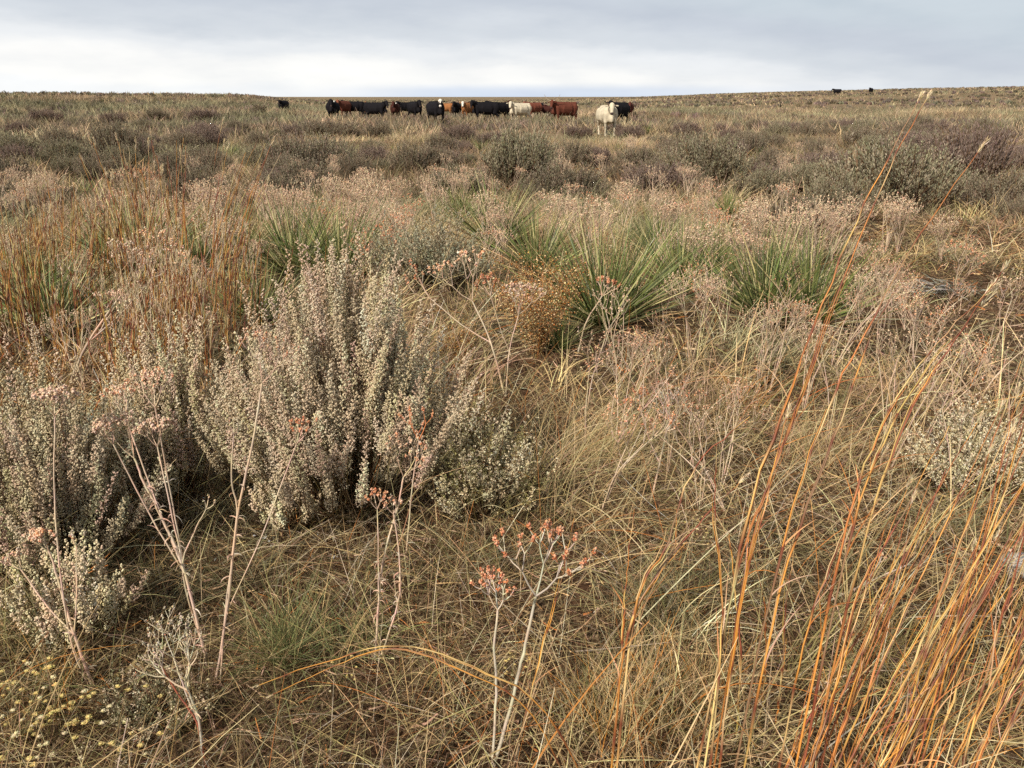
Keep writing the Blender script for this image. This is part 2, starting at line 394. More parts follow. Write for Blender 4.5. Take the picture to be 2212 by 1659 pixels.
def dens(sc, lo=0.35, hi=0.65, off=0): return lambda x, y: sstep(lo, hi, fbm(x * sc + off, y * sc + off * .7, 3)) * (1 - bare_mask(x, y))
def make_grass():
    g = Acc()
    # 1 litter lying on the soil
    for r0, r1, n, w, Lr in ((0.6, 4.5, 80000, .0022, (.03, .11)), (4.5, 13, 70000, .005, (.05, .16)), (13, 35, 60000, .016, (.10, .25))):
        x, y = sector(n, r0, r1)
        blades(g, with_z(x, y, rng.uniform(0, .035, n)), rng.uniform(*Lr, n), rng.uniform(0, 6.28, n), rng.uniform(1.15, 1.75, n), rng.uniform(-.9, .9, n), w * np.exp(rng.normal(0, .6, n)),
               pick([STRAW, BROWN, DKBR, PINK, RUST], [2.2, 4, 8, 1.4, .6], n, .35), seg=2, tip=.4)
    # 2 fine curled under-storey
    tuft_field(g, 2600, 26, 0.7, 4.5, (.10, .30), .0016, .045, [STRAW * .75, OLIVE, BROWN, DKBR, PINK * .8], [4, 3, 5, 3, 2], (.1, 1.2), (.3, 2.4), seg=5, keep=lambda x, y: .22 + .78 * sstep(.42, .56, fbm(x * 1.6, y * 1.6, 3)))
    tuft_field(g, 9000, 13, 4.5, 13, (.14, .36), .0042, .08, [STRAW, OLIVE, PINK, GREYG, BROWN], [6, 3, 5, 2, 4], (.1, 1.0), (.3, 1.8), seg=4, keep=lambda x, y: .15 + .75 * (1 - bare_mask(x, y)))
    # 3 straw-coloured tussocks, arching
    tuft_field(g, 250, 26, 0.9, 4.5, (.28, .60), .0028, .035, [STRAW, STRAW2, OLIVE, ORANGE], [6, 4, 2, 1.2], (.05, .6), (.4, 1.7), seg=7, lean=.28, lean_az=0.35, keep=dens(1.1, .4, .6, 3), tip=.25)
    tuft_field(g, 2200, 22, 4.5, 13, (.24, .50), .0048, .07, [STRAW, STRAW2, PINK, OLIVE], [6, 3, 4, 2], (.05, .55), (.3, 1.4), seg=5, lean=.2, lean_az=0.3, keep=dens(.55, .35, .6, 8), tip=.25)
    # random crossing single stalks
    for r0, r1, n, w in ((0.9, 4.5, 4200, .0026), (4.5, 11, 6500, .0042)):
        x, y = sector(n, r0, r1); kk = bare_mask(x, y) < rng.uniform(0.1, 1, n); x, y = x[kk], y[kk]; n = len(x)
        blades(g, with_z(x, y), rng.uniform(.25, .65, n), rng.uniform(-1.6, 2.2, n), rng.uniform(.2, 1.35, n), rng.uniform(-.2, 1.2, n), w * np.exp(np.clip(rng.normal(-.05, .42, n), -1, .55)),
               pick([STRAW, STRAW2, PALE, OLIVE, RUST], [5, 4, 1.5, 1.5, 2], n, .25), seg=6, tip=.3)
    # curled dead leaves and broken bits
    x, y = sector(15000, .7, 4.5); n = len(x)
    blades(g, with_z(x, y, rng.uniform(0, .03, n)), rng.uniform(.012, .045, n), rng.uniform(0, 6.28, n), rng.uniform(.8, 1.6, n), rng.uniform(-2.2, 2.2, n), rng.uniform(.003, .007, n),
           pick([BROWN, DKBR, STRAW * .8, PINK * .8, np.array([.24, .12, .06]), PALE * .8], [4, 4, 2, 2, 2, .5], n, .25), seg=4, tip=.3, root=.5)
    x, y = sector(16000, .8, 4.2); n = len(x)
    blades(g, with_z(x, y, .005), rng.uniform(.08, .34, n), rng.uniform(0, 6.28, n), rng.uniform(.7, 1.45, n), rng.uniform(-.3, .7, n), .0016 * rng.uniform(.6, 1.6, n),
           pick([STRAW2, PALE, STRAW, OLIVE * 1.3, np.array([.5, .3, .17])], [4, 3, 4, 2, 1.5], n, .25), seg=5, tip=.3)
    # 4 mid field
    tuft_field(g, 17000, 12, 13, 35, (.18, .46), .010, .12, [FARS * 1.1, STRAW, FARP * 1.1, OLIVE, FARG, BROWN], [6, 2, 5, 2, 3, 1.5], (.05, .6), (.2, 1.2), seg=3, keep=lambda x, y: .25 + .75 * sstep(.35, .6, fbm(x * .35, y * .35, 3)))
    # 5 far field
    tuft_field(g, 26000, 7, 35, 100, (.32, .72), .030, .25, [FARS, FARP, FARG, GREYG, BROWN], [7, 5, 3, 2, 1.2], (.05, .6), (.2, .9), seg=2, keep=lambda x, y: .3 + .7 * sstep(.35, .6, fbm(x * .12, y * .12, 3)), h=.03)
    tuft_field(g, 42000, 4, 100, 420, (.25, .55), .10, .6, [FARS, FARP, FARG, GREYG], [7, 4, 3, 2], (.05, .6), (.2, .9), seg=2, keep=lambda x, y: .3 + .7 * sstep(.35, .6, fbm(x * .04, y * .04, 3)), h=.03)
    o = g.obj('grass', M_GRASS)
    tag(o, 'dry straw coloured prairie grass and litter covering the whole plain', 'grass', kind='stuff')
make_grass()

# ------------------------------------------------------------------ shrub builder (sand sage)
def shrub(w, h, n_branch, plumes, bits, bit, plume_len, leaf_cols, leaf_wts, twig_cols, seed=0, spread=1.0, squash=1.0, flat_top=0.0, twig_w=.0022, plume_r=.013, lobes=0.25, el=1.0, upr=0.0, blob=False, t0=.35, outw=1.1, dn=.22):
    """returns two Accs: woody branches and foliage. Origin at the base centre, size about w x h."""
    global rng
    keep = rng; rng = np.random.default_rng(seed)
    br, fo = Acc(), Acc()
    nb = n_branch
    # end points over an uneven dome
    u = np.sqrt(rng.uniform(0, 1, nb)); a = rng.uniform(0, 6.283, nb)
    lob = 1 + lobes * (np.sin(a * 3 + seed) * .6 + np.sin(a * 5 + seed * 2.1) * .4)
    ex = np.cos(a) * u * w / 2 * lob; ey = np.sin(a) * u * w / 2 * squash * lob
    ez = h * np.clip(1 - (u * .93) ** 2.4, .03, 1) ** .5 * rng.uniform(.6, 1.0, nb) * (1 + .15 * np.sin(ex * 9 / w + seed) * np.cos(ey * 7 / w))
    s0 = np.stack([rng.normal(0, .05 * w, nb), rng.normal(0, .05 * w, nb), np.zeros(nb) - .02], 1)
    e = np.stack([ex, ey, ez], 1)
    m1 = s0 + (e - s0) * .4 + np.stack([ex * .15, ey * .15, -ez * .08], 1); m2 = s0 + (e - s0) * .72 + np.stack([ex * .10, ey * .10, -ez * .04], 1)
    P = np.stack([s0, m1, m2, e], 1)
    tubes(br, P, np.stack([np.full(nb, twig_w * 2.2), np.full(nb, twig_w * 1.3), np.full(nb, twig_w * .9), np.full(nb, twig_w * .6)], 1), pick(twig_cols, [1] * len(twig_cols), nb, .25), 3)
    # plumes from the upper part of each branch
    i = np.repeat(np.arange(nb), plumes); n = len(i); t = rng.uniform(t0, 1.0, n)
    def bez(t, i):
        q = np.zeros((len(t), 3)); k = np.clip((t * 3).astype(int), 0, 2); f = t * 3 - k
        return P[i, k] * (1 - f)[:, None] + P[i, k + 1] * f[:, None]
    p0 = bez(t, i)
    out_ = np.stack([p0[:, 0] / w, p0[:, 1] / w, np.full(n, .9)], 1) * np.array([outw, outw, 1.0]) + rng.normal(0, dn, (n, 3))
    out_ /= np.linalg.norm(out_, axis=1, keepdims=True)
    pl = plume_len * rng.uniform(.55, 1.25, n)
    bend = rng.normal(0, .12, (n, 3))
    pm = p0 + out_ * (pl * .5)[:, None]; pe = pm + (out_ + bend + np.array([0, 0, .15])) * (pl * .5)[:, None]
    PP = np.stack([p0, pm, pe], 1)
    tubes(br, PP, np.array([[twig_w * .7, twig_w * .55, twig_w * .3]]), pick(twig_cols, [1] * len(twig_cols), n, .25), 3)
    # foliage bits in short side sprays up each plume
    pc = pick(leaf_cols, leaf_wts, n, .10, .03)
    j = np.repeat(np.arange(n), bits); nn = len(j)
    nspr = max(4, bits // 8)
    sid = rng.integers(0, nspr, nn)
    tt = np.clip((sid + .5 + rng.normal(0, .12, nn)) / nspr, 0, 1.02) * .9 + .1
    f = tt * 2; k = np.clip(f.astype(int), 0, 1); f = (f - k)[:, None]
    c = PP[j, k] * (1 - f) + PP[j, k + 1] * f
    saz = sid * 2.4 + j * 1.7 + rng.normal(0, .3, nn)
    rad = plume_r * (1.25 - .85 * tt) * rng.uniform(.1, 1.25, nn)
    off = np.stack([np.cos(saz) * rad, np.sin(saz) * rad, rad * rng.uniform(.3, 1.1, nn)], 1)
    D = off + out_[j] * .008 + rng.normal(0, .010, (nn, 3))
    D = D + out_[j] * upr
    if blob: blobs(fo, c + off, bit * .5 * rng.uniform(.6, 1.3, nn), np.clip(pc[j] * np.exp(rng.normal(0, .07, (nn, 1))), 0, .8))
    else: leaves(fo, c + off, D, bit * el * rng.uniform(.7, 1.5, nn), bit * rng.uniform(.45, .9, nn), np.clip(pc[j] * np.exp(rng.normal(0, .2, (nn, 1))), 0, .8))
    rng = keep
    return br, fo

SAGE = np.array([.74, .62, .44]); SAGE2 = np.array([.80, .66, .48]); SAGEP = np.array([.74, .56, .42]); SAGEG = np.array([.66, .57, .37])
def hero_shrub(name, base, label, group=None, **kw):
    br, fo = shrub(**kw)
    r = empty(name, base); tag(r, label, 'shrub', group)
    fo.obj('foliage', M_LEAF, r); br.obj('branches', M_TWIG, r)
    return r
LC = [SAGE, SAGE2, SAGEP, SAGEG]
TW = [BROWN, np.array([.14, .11, .05]), DKBR]
TW2 = [np.array([.26, .19, .11]), np.array([.20, .16, .08]), BROWN]
LAND = []     # (x, y, phrase) landmarks for labels
p = at(755, 1110); hero_shrub('sagebrush', p, 'big rounded silvery sagebrush with dense plumes filling the middle left foreground',
    w=.98, h=.90, n_branch=260, plumes=4, bits=230, bit=.0062, plume_len=.24, blob=True, t0=.4, outw=.75, dn=.11, leaf_cols=LC, leaf_wts=[4, 4, 3, 1.2], twig_cols=TW2, seed=14, squash=.8, plume_r=.018, lobes=.08)
LAND.append((p.x, p.y, 'the big silvery sagebrush'))
p = at(1050, 1120); hero_shrub('sagebrush', p, 'thin olive tinted skirt of sagebrush on the right flank of the big silvery one',
    w=.46, h=.40, n_branch=70, plumes=5, bits=80, bit=.0065, plume_len=.14, leaf_cols=[SAGEG, SAGE, OLIVE * 1.4], leaf_wts=[3, 2, 2], twig_cols=TW, seed=8, plume_r=.011)
p = at(395, 1080); hero_shrub('sagebrush', p, 'upright narrow silvery sagebrush directly left of the biggest one',
    w=.40, h=.64, n_branch=60, plumes=4, bits=210, bit=.0064, plume_len=.24, blob=True, t0=.4, outw=.5, dn=.08, leaf_cols=LC, leaf_wts=[4, 2, 3, 3], twig_cols=TW, seed=5, plume_r=.016)
p = at(130, 1240); hero_shrub('sagebrush', p, 'tall silvery sagebrush at the left edge of the photo',
    w=.58, h=.68, n_branch=115, plumes=4, bits=200, bit=.0062, plume_len=.19, blob=True, t0=.3, outw=.75, dn=.11, leaf_cols=LC, leaf_wts=[3, 2, 3, 4], twig_cols=TW, seed=7, plume_r=.016)
LAND.append((p.x, p.y, 'the left edge sagebrush'))
p = at(285, 1130); hero_shrub('sagebrush', p, 'dull olive silver sagebrush squeezed between the left edge and the narrow upright one',
    w=.40, h=.42, n_branch=60, plumes=4, bits=130, bit=.0062, plume_len=.16, blob=True, t0=.35, outw=.6, dn=.1, leaf_cols=[SAGE * .75, SAGEG * .8, SAGEP * .75], leaf_wts=[3, 3, 1], twig_cols=TW2, seed=61, plume_r=.013)
p = at(190, 1400); hero_shrub('sagebrush', p, 'low ragged sagebrush sprig in front of the tall left edge sagebrush',
    w=.36, h=.30, n_branch=42, plumes=4, bits=110, bit=.006, plume_len=.09, blob=True, outw=.75, dn=.15, leaf_cols=LC, leaf_wts=[3, 2, 2, 4], twig_cols=TW, seed=17, plume_r=.010)
p = at(620, 1150); hero_shrub('sagebrush', p, 'small yellowish silver sagebrush sprig at the front foot of the biggest one',
    w=.22, h=.24, n_branch=18, plumes=4, bits=150, bit=.0068, plume_len=.11, blob=True, outw=.75, dn=.11, leaf_cols=[SAGE2, SAGE, SAGEG], leaf_wts=[3, 2, 3], twig_cols=TW, seed=21, plume_r=.013)
p = at(925, 640); hero_shrub('sagebrush', p, 'blue grey sagebrush behind the right shoulder of the biggest silvery one',
    w=1.05, h=.62, n_branch=150, plumes=6, bits=50, bit=.011, plume_len=.17, leaf_cols=[np.array([.33, .33, .24]), SAGE * .6, SAGEG * .6], leaf_wts=[4, 2, 2], twig_cols=TW, seed=31, plume_r=.02, twig_w=.003)
p = at(2085, 1060); hero_shrub('sagebrush', p, 'pale feathery sagebrush tipping over at the right behind the tall orange stems',
    w=.48, h=.30, n_branch=60, plumes=6, bits=70, bit=.0068, plume_len=.15, leaf_cols=[SAGE2, PALE * .8, SAGEG], leaf_wts=[3, 2, 2], twig_cols=TW, seed=41, plume_r=.012)
p = at(330, 1590); hero_shrub('sagebrush', p, 'tiny dark grey sagebrush seedling among the yellow button flowers at the bottom left',
    w=.30, h=.10, n_branch=36, plumes=4, bits=50, bit=.0048, plume_len=.07, leaf_cols=[GREYG, SAGE * .8], leaf_wts=[3, 2], twig_cols=TW, seed=51, plume_r=.009)

# ------------------------------------------------------------------ mid-field shrubs: prototypes and copies
MID = [np.array([.29, .25, .18]), np.array([.34, .29, .21]), np.array([.29, .225, .18]), np.array([.235, .225, .155])]
GR = [np.array([.33, .30, .20]), np.array([.39, .34, .25]), np.array([.29, .28, .185])]
PUR = [np.array([.26, .195, .17]), np.array([.31, .24, .195])]
protos = []
specs = [(MID, [3, 2, 2, 2], 1, 1.15, .58), (MID, [2, 3, 2, 1], 2, 1.0, .5), (GR, [3, 2, 2], 3, 1.1, .6), (GR, [2, 2, 3], 4, .95, .55), (PUR, [2, 1], 5, .9, .42), (MID, [1, 1, 3, 3], 6, 1.3, .5)]
for cols, wts, sd_, w_, h_ in specs:
    br, fo = shrub(w=w_, h=h_, n_branch=200, plumes=6, bits=26, bit=.0085, plume_len=.18, el=2.6, upr=.03, outw=.8, dn=.15, leaf_cols=cols, leaf_wts=wts, twig_cols=[BROWN, DKBR, np.array([.11, .075, .055])], seed=100 + sd_, plume_r=.016, twig_w=.0042)
    protos.append((fo.mesh('foliage', M_LEAF), br.mesh('branches', M_TWIG), w_, h_))
ADJ = ['dark olive grey', 'dull olive brown', 'pale grey green', 'soft silvery green', 'purplish brown', 'broad dark brown green']
PL = []      # pending plants for labelling: (obj, x, y, adjective, noun, category, group)
def place(meshes, names, root, loc, rz, sc, adj, noun, cat, group, label=None):
    r = empty(root, loc, rz, sc)
    for me, nm in zip(meshes, names):
        o = bpy.data.objects.new(nm, me); COL.objects.link(o); o.parent = r
    if label: tag(r, label, cat, group)
    else: PL.append((r, loc[0], loc[1], adj, noun, cat, group))
    return r
taken = []
def mid_shrub(p, width, k, hs=1.0, label=None):
    fo, br, w_, h_ = protos[k]; s = width / w_
    taken.append((p.x, p.y, width * .5))
    return place((fo, br), ('foliage', 'branches'), 'sagebrush', (p.x, p.y, p.z - .01), random.uniform(0, 6.28), (s, s, s * hs), ADJ[k], 'sagebrush', 'shrub', 'sagebrush shrubs over the plain', label)
def pxw(p, wpx): return wpx * Vector((p.x, p.y)).length / FOC
# (centre x, base y, width) in the photograph for the shrubs one can make out
LIST = [(1125, 405, 150, 3, 1.1), (890, 378, 100, 0, 1.0), (1475, 352, 95, 0, 1), (1290, 360, 60, 4, 1), (655, 385, 175, 5, 1), (620, 400, 90, 1, 1), (250, 362, 115, 0, 1.1), (440, 268, 58, 4, .9),
        (1210, 445, 175, 0, .8), (1530, 405, 190, 2, .8), (1885, 395, 105, 5, 1), (2085, 402, 140, 4, 1.2), (1925, 455, 270, 2, .7), (1800, 480, 150, 2, .9), (2150, 465, 150, 0, .8), (1715, 490, 120, 0, .8),
        (1360, 303, 55, 4, 1), (992, 310, 72, 4, 1), (1960, 345, 95, 4, .8), (1770, 345, 60, 0, 1), (700, 300, 130, 1, .5), (640, 300, 60, 4, .9), (245, 270, 40, 4, 1), (100, 268, 60, 4, .8),
        (2200, 490, 90, 0, 1), (1640, 440, 130, 2, .8), (1690, 300, 60, 4, 1), (1480, 300, 60, 4, 1), (820, 300, 60, 0, 1), (560, 245, 34, 0, 1), (340, 262, 45, 0, 1), (560, 320, 60, 0, 1), (130, 330, 80, 1, 1),
        (400, 330, 80, 1, .9), (1590, 330, 70, 0, 1), (2090, 345, 80, 0, 1), (1380, 370, 110, 0, .7), (1660, 385, 100, 1, .8), (1060, 320, 60, 4, 1), (950, 340, 70, 1, 1), (800, 350, 60, 0, 1), (1860, 320, 90, 1, .8),
        (2010, 300, 70, 4, .8), (1250, 300, 60, 4, .8), (505, 300, 50, 4, .8), (765, 395, 90, 1, .9), (560, 375, 80, 2, 1), (1720, 420, 110, 2, .8), (40, 360, 60, 4, 1), (35, 480, 90, 1, .9)]
for x, y, w_, k, hs in LIST:
    p = at(x, y); mid_shrub(p, pxw(p, w_) * 1.0, k, hs * (1.15 if y > 330 else .95))
p = at(825, 610); mid_shrub(p, .36, 4, 1.6, 'slim dark purple shrub standing between the green yucca and the blue grey sagebrush')
p = at(2050, 655); 
def clash(x, y, r):
    for a, b, c in taken:
        if (x - a) ** 2 + (y - b) ** 2 < ((r + c) * .75) ** 2: return True
    return False
n_mid = len(LIST) + 1
tries = 0
while n_mid < 285 and tries < 9000:
    tries += 1
    r = 9 + 38 * random.random() ** .95; a = R(random.uniform(-36, 36)); x, y = r * math.sin(a), r * math.cos(a)
    if fbm(x * .09 + 3, y * .09, 2) < .38: continue
    wd = random.uniform(.5, 1.3)
    if r < 13: 
        if x < 1 or random.random() < .5: continue
    if clash(x, y, wd * .4): continue
    if -16 < math.degrees(a) < 14 and 22 < r < 62: wd *= .7
    mid_shrub(Vector((x, y, z_at(x, y))), wd, random.choice([0, 0, 1, 2, 3, 4, 4, 5]), random.uniform(.8, 1.12)); n_mid += 1
# beyond them, shrubs as one mass out to the horizon
def far_shrubs():
    g = Acc()
    n = 12000; r = 44 + 390 * rng.uniform(0, 1, n) ** 1.35; a = np.radians(rng.uniform(-46, 46, n)); x, y = r * np.sin(a), r * np.cos(a)
    k = fbm(x * .03, y * .03, 3) > .4; x, y = x[k], y[k]; n = len(x); r_ = np.hypot(x, y)
    w_ = rng.uniform(.35, .85, n); per = 34
    i = np.repeat(np.arange(n), per); m = len(i)
    u = np.sqrt(rng.uniform(0, 1, m)); aa = rng.uniform(0, 6.28, m)
    bx = x[i] + np.cos(aa) * u * w_[i] * .35; by = y[i] + np.sin(aa) * u * w_[i] * .35
    c = pick([MID[0] * .62, MID[1] * .62, PUR[0] * .72, np.array([.10, .085, .055])], [3, 2, 4, 2], n, .15)
    blades(g, with_z(bx, by), w_[i] * .6 * np.sqrt(1 - .8 * u * u), aa, u * .6, .3, np.clip(r_[i] * .00075, .03, .2), c[i] * np.exp(rng.normal(0, .15, (m, 1))), seg=2, tip=.5)
    o = g.obj('distant_shrubs', M_LEAF); tag(o, 'scattered dark low shrubs dotting the far plain up to the horizon', 'shrubs', kind='stuff')
far_shrubs()

# ------------------------------------------------------------------ yucca rosettes
def yucca(n, Ln, w, seed, dead=.12):
    global rng
    keep = rng; rng = np.random.default_rng(seed)
    a = Acc(); b = Acc()
    u = rng.uniform(0, 1, n) ** .75
    tilt = .04 + u * 1.15; az = rng.uniform(0, 6.28, n)
    base = np.stack([np.cos(az) * .03 * u + rng.normal(0, .02, n), np.sin(az) * .03 * u + rng.normal(0, .02, n), rng.uniform(0, .06, n)], 1)
    col = pick([np.array([.125, .155, .045]), np.array([.21, .235, .08]), np.array([.46, .41, .20]), np.array([.08, .105, .038])], [4, 3, 2.2, 3], n, .2)
    blades(a, base, Ln * rng.uniform(.65, 1.1, n), az, tilt, rng.uniform(-.06, .08, n), w * rng.uniform(.7, 1.2, n), col, seg=4, tip=.05, root=.8)
    m = int(n * dead * 2)
    az = rng.uniform(0, 6.28, m)
    blades(b, np.stack([np.cos(az) * .05, np.sin(az) * .05, np.full(m, .02)], 1), Ln * rng.uniform(.5, .95, m), az, rng.uniform(.7, 1.5, m), rng.uniform(.1, .5, m), w * rng.uniform(.7, 1.1, m), pick([STRAW, GREYG * 1.2, BROWN], [3, 2, 2], m, .2), seg=4, tip=.1)
    rng = keep; return a, b
yp = []
for n, Ln, w, sd_ in ((190, .56, .0085, 1), (170, .52, .009, 2), (210, .6, .008, 3), (90, .5, .014, 4)):
    a, b = yucca(n, Ln, w, sd_); yp.append((a.mesh('green_leaves', M_YUC), b.mesh('dead_leaves', M_YUC)))
for x, y, k, s, lab in YL:
    p = at(x, y); place(yp[k], ('green_leaves', 'dead_leaves'), 'yucca', p, random.uniform(0, 6), s * 1.3, 'green', 'yucca', 'yucca', 'yucca plants', lab); taken.append((p.x, p.y, .3))
for x, y, s in [(745, 352, 1.15), (700, 350, 1.0), (1040, 335, 1.2), (1090, 318, 1.2), (1330, 335, 1.0), (1400, 290, 1.2), (500, 340, .9), (860, 335, .8), (430, 415, .9), (1960, 290, 1.0), (1640, 345, .8), (2165, 290, 1.1), (180, 430, .8), (1430, 345, .9)]:
    p = at(x, y); place(yp[3], ('green_leaves', 'dead_leaves'), 'yucca', p, random.uniform(0, 6), s, 'distant green', 'yucca', 'yucca', 'yucca plants')
# the collapsed bleached yucca on the sandy patch
def dead_clump():
    a = Acc(); n = 130; az = rng.uniform(2.0, 5.2, n)
    blades(a, np.stack([rng.normal(0, .12, n), rng.normal(0, .05, n), rng.uniform(.06, .14, n)], 1), rng.uniform(.1, .26, n), az, rng.uniform(.9, 1.5, n), rng.uniform(.3, 1.0, n), .008, pick([np.array([.30, .285, .26]), np.array([.17, .17, .145]), BROWN], [2, 2, 2], n, .2), seg=4, tip=.2)
    b = Acc(); n = 240; az = rng.uniform(0, 6.28, n)
    blades(b, np.stack([rng.normal(.1, .13, n), rng.normal(0, .08, n), np.zeros(n)], 1), rng.uniform(.1, .24, n), az, rng.uniform(.1, .8, n), rng.uniform(.2, 1, n), .006, pick([BROWN, DKBR, GREYG], [3, 2, 2], n, .2), seg=4, tip=.3)
    p = at(2035, 650); r = empty('dead_yucca', p); tag(r, 'collapsed grey bleached yucca clump lying on the bare sandy patch', 'yucca')
    a.obj('bleached_leaves', M_YUC, r); b.obj('dead_leaves', M_YUC, r)
dead_clump()

# ------------------------------------------------------------------ wild buckwheat
def nrm(v): return v / (np.linalg.norm(v) + 1e-9)
def perp(v):
    a = np.cross(v, rand_dirs(1)[0]); return nrm(a)
def head(st, fl, o, d, size, depth, rs, flcols, stc, bud=.0035, dens_=7, rusty=1.0):
    """a forked flat-topped flower head; st = tube list, fl = bud positions"""
    if depth == 0:
        # curled one-sided raceme of buds
        ln = size * rng.uniform(.7, 1.3); k = 5; P = [o]; dd = nrm(d * .6 + np.array([0, 0, .7])); cv = perp(dd) * rng.uniform(.1, .5)
        for q in range(k - 1): dd = nrm(dd + cv * .35); P.append(P[-1] + dd * ln / (k - 1))
        st.append((np.array(P), rs * .6))
        m = dens_; t = rng.uniform(.15, 1.0, m) * (k - 1); i0 = np.minimum(t.astype(int), k - 2); f = (t - i0)[:, None]; A = np.array(P)
        fl.append(A[i0] * (1 - f) + A[i0 + 1] * f + rand_dirs(m) * bud * 1.1)
        return
    nb = rng.integers(3, 5) if depth >= 2 else rng.integers(2, 4)
    a0 = rng.uniform(0, 6.28); s1 = perp(d); s2 = np.cross(d, s1)
    for b in range(nb):
        a = a0 + b * 2 * math.pi / nb + rng.normal(0, .25); sp_ = rng.uniform(.45, .85)
        dn = nrm(d + (s1 * math.cos(a) + s2 * math.sin(a)) * sp_)
        ln = size * rng.uniform(.75, 1.2)
        e1 = o + dn * ln * .5; d2 = nrm(dn + np.array([0, 0, .35])); e2 = e1 + d2 * ln * .5
        st.append((np.array([o, (o + e1) / 2, e1, (e1 + e2) / 2, e2]), rs))
        head(st, fl, e2, d2, size * .62, depth - 1, rs * .75, flcols, stc, bud, dens_)
BUDS = [np.array([.64, .31, .18]), np.array([.54, .21, .11]), np.array([.70, .44, .29])]
BUDT = [np.array([.60, .46, .32]), np.array([.60, .40, .28]), np.array([.66, .54, .39])]
STEM_P = np.array([.60, .46, .34]); STEM_W = np.array([.58, .50, .40])
def stalk(acc, pts, r0, r1, col, leafy=True, leaf_w=.0035):
    """smooth stalk through pts (Vectors); returns the end and its direction"""
    P = np.array([list(q) for q in pts]); k = len(P)
    tt = np.linspace(0, k - 1, 5 * (k - 1) + 1)
    # Catmull-Rom
    Pe = np.vstack([2 * P[0] - P[1], P, 2 * P[-1] - P[-2]])
    Q = []
    for t in tt:
        i = min(int(t), k - 2); f = t - i; p0, p1, p2, p3 = Pe[i:i + 4]
        Q.append(.5 * ((2 * p1) + (-p0 + p2) * f + (2 * p0 - 5 * p1 + 4 * p2 - p3) * f * f + (-p0 + 3 * p1 - 3 * p2 + p3) * f ** 3))
    Q = np.array(Q); Q[1:-1] += rng.normal(0, r0 * .18, (len(Q) - 2, 3))
    tubes(acc, Q[None], np.linspace(r0, r1, len(Q))[None], vary(col, len(Q), .10)[None], 5)
    if leafy:
        n = int(len(Q) * leafy * 2.2); i = rng.integers(0, int(len(Q) * .72), n); o = Q[i]; az = rng.uniform(0, 6.28, n)
        blades(acc, o, rng.uniform(.012, .038, n), az, rng.uniform(.4, 1.4, n), rng.uniform(.8, 3.0, n), leaf_w, pick([PINK, BROWN * 1.4, STEM_W * .8], [3, 1, 2], n, .2), seg=4, tip=.3)
    return Q[-1], nrm(Q[-1] - Q[-2])
def build_head(parent, o, d, size, depth, cols, wts, stc, bud, rs, dens_=7, seed=None, inv=None):
    size *= 1.4; bud *= 1.15; dens_ = int(dens_ * 1.9); rs *= 1.5; stc = np.clip(np.asarray(stc) * 1.12, 0, .8)
    st, fl = [], []
    head(st, fl, np.array(o), np.array(d), size, depth, rs, None, None, bud, dens_)
    A = Acc(); P = np.stack([s[0] for s in st]); rr = np.array([s[1] for s in st])[:, None] * np.array([[1, .95, .9, .85, .8]])
    tubes(A, P, rr, vary(stc, len(P), .12), 4)
    F = np.concatenate(fl); blobs(A, F, bud * rng.uniform(.7, 1.2, len(F)), pick(cols, wts, len(F), .18))
    A.obj('flower_head', M_FLOW, parent)
# hero plants: every stalk from its foot on the ground through points of a known distance
def hero_buck(label, foot, stalks, adj=None):
    g = at(*foot); r = empty('buckwheat', g); tag(r, label, 'wildflower', 'wild buckwheat plants')
    for s in stalks:
        off = Vector((random.uniform(-.01, .01), random.uniform(-.01, .01), 0))
        pts = [off - Vector((0, 0, .01))] + [pt(x, y, g.y + dy) - g for x, y, dy in s['pts']]
        s['r0'] = s.get('r0', .0028) * 1.45; s['r1'] = s.get('r1', .0018) * 1.35
        A = Acc(); e, d = stalk(A, pts, s.get('r0', .0028), s.get('r1', .0018), s.get('col', STEM_P), s.get('leafy', 1.0)); A.obj('stem', M_STRAW, r)
        for hd in s['heads']:
            # heads either at the end or on a side branch
            if 'at' in hd:
                x, y, dy = hd['at']; q = np.array(pt(x, y, g.y + dy) - g); B = Acc()
                i = np.array(pts[hd.get('from', 1)]); mid = (i + q) / 2 + np.array([0, 0, -.02])
                e2, d2 = stalk(B, [i, mid, q], s.get('r1', .0018) * .95, s.get('r1', .0018) * .7, s.get('col', STEM_P), .4); B.obj('stem', M_STRAW, r)
            else: e2, d2 = e, d
            cols = {'rust': (BUDS, [3, 2, 2]), 'tan': ([np.array([.74, .58, .44]), np.array([.70, .48, .36]), BUDS[2]], [3, 2, 1]), 'mix': ([np.array([.74, .54, .40]), BUDS[0] * 1.1, BUDS[2] * 1.1, np.array([.72, .60, .45])], [3, 2, 3, 1.5]), 'pale': ([PALE, STEM_W, STRAW2, BUDS[0]], [3, 3, 1, .6])}[hd['c']]
            big = hd['c'] != 'rust' and hd['s'] > .025 and 'd' in hd and hd['d'] == 2 or 'd' not in hd and hd['s'] > .025
            if big: hd['d'] = 3; hd['s'] *= .86; hd['rs'] = .00095 * (1.5 if hd['s'] > .06 else 1)
            build_head(r, e2, d2, hd['s'], hd.get('d', 2), *cols, hd.get('sc', s.get('col', STEM_P)), hd.get('bud', .003), hd.get('rs', .0012), hd.get('n', 7))
    return g
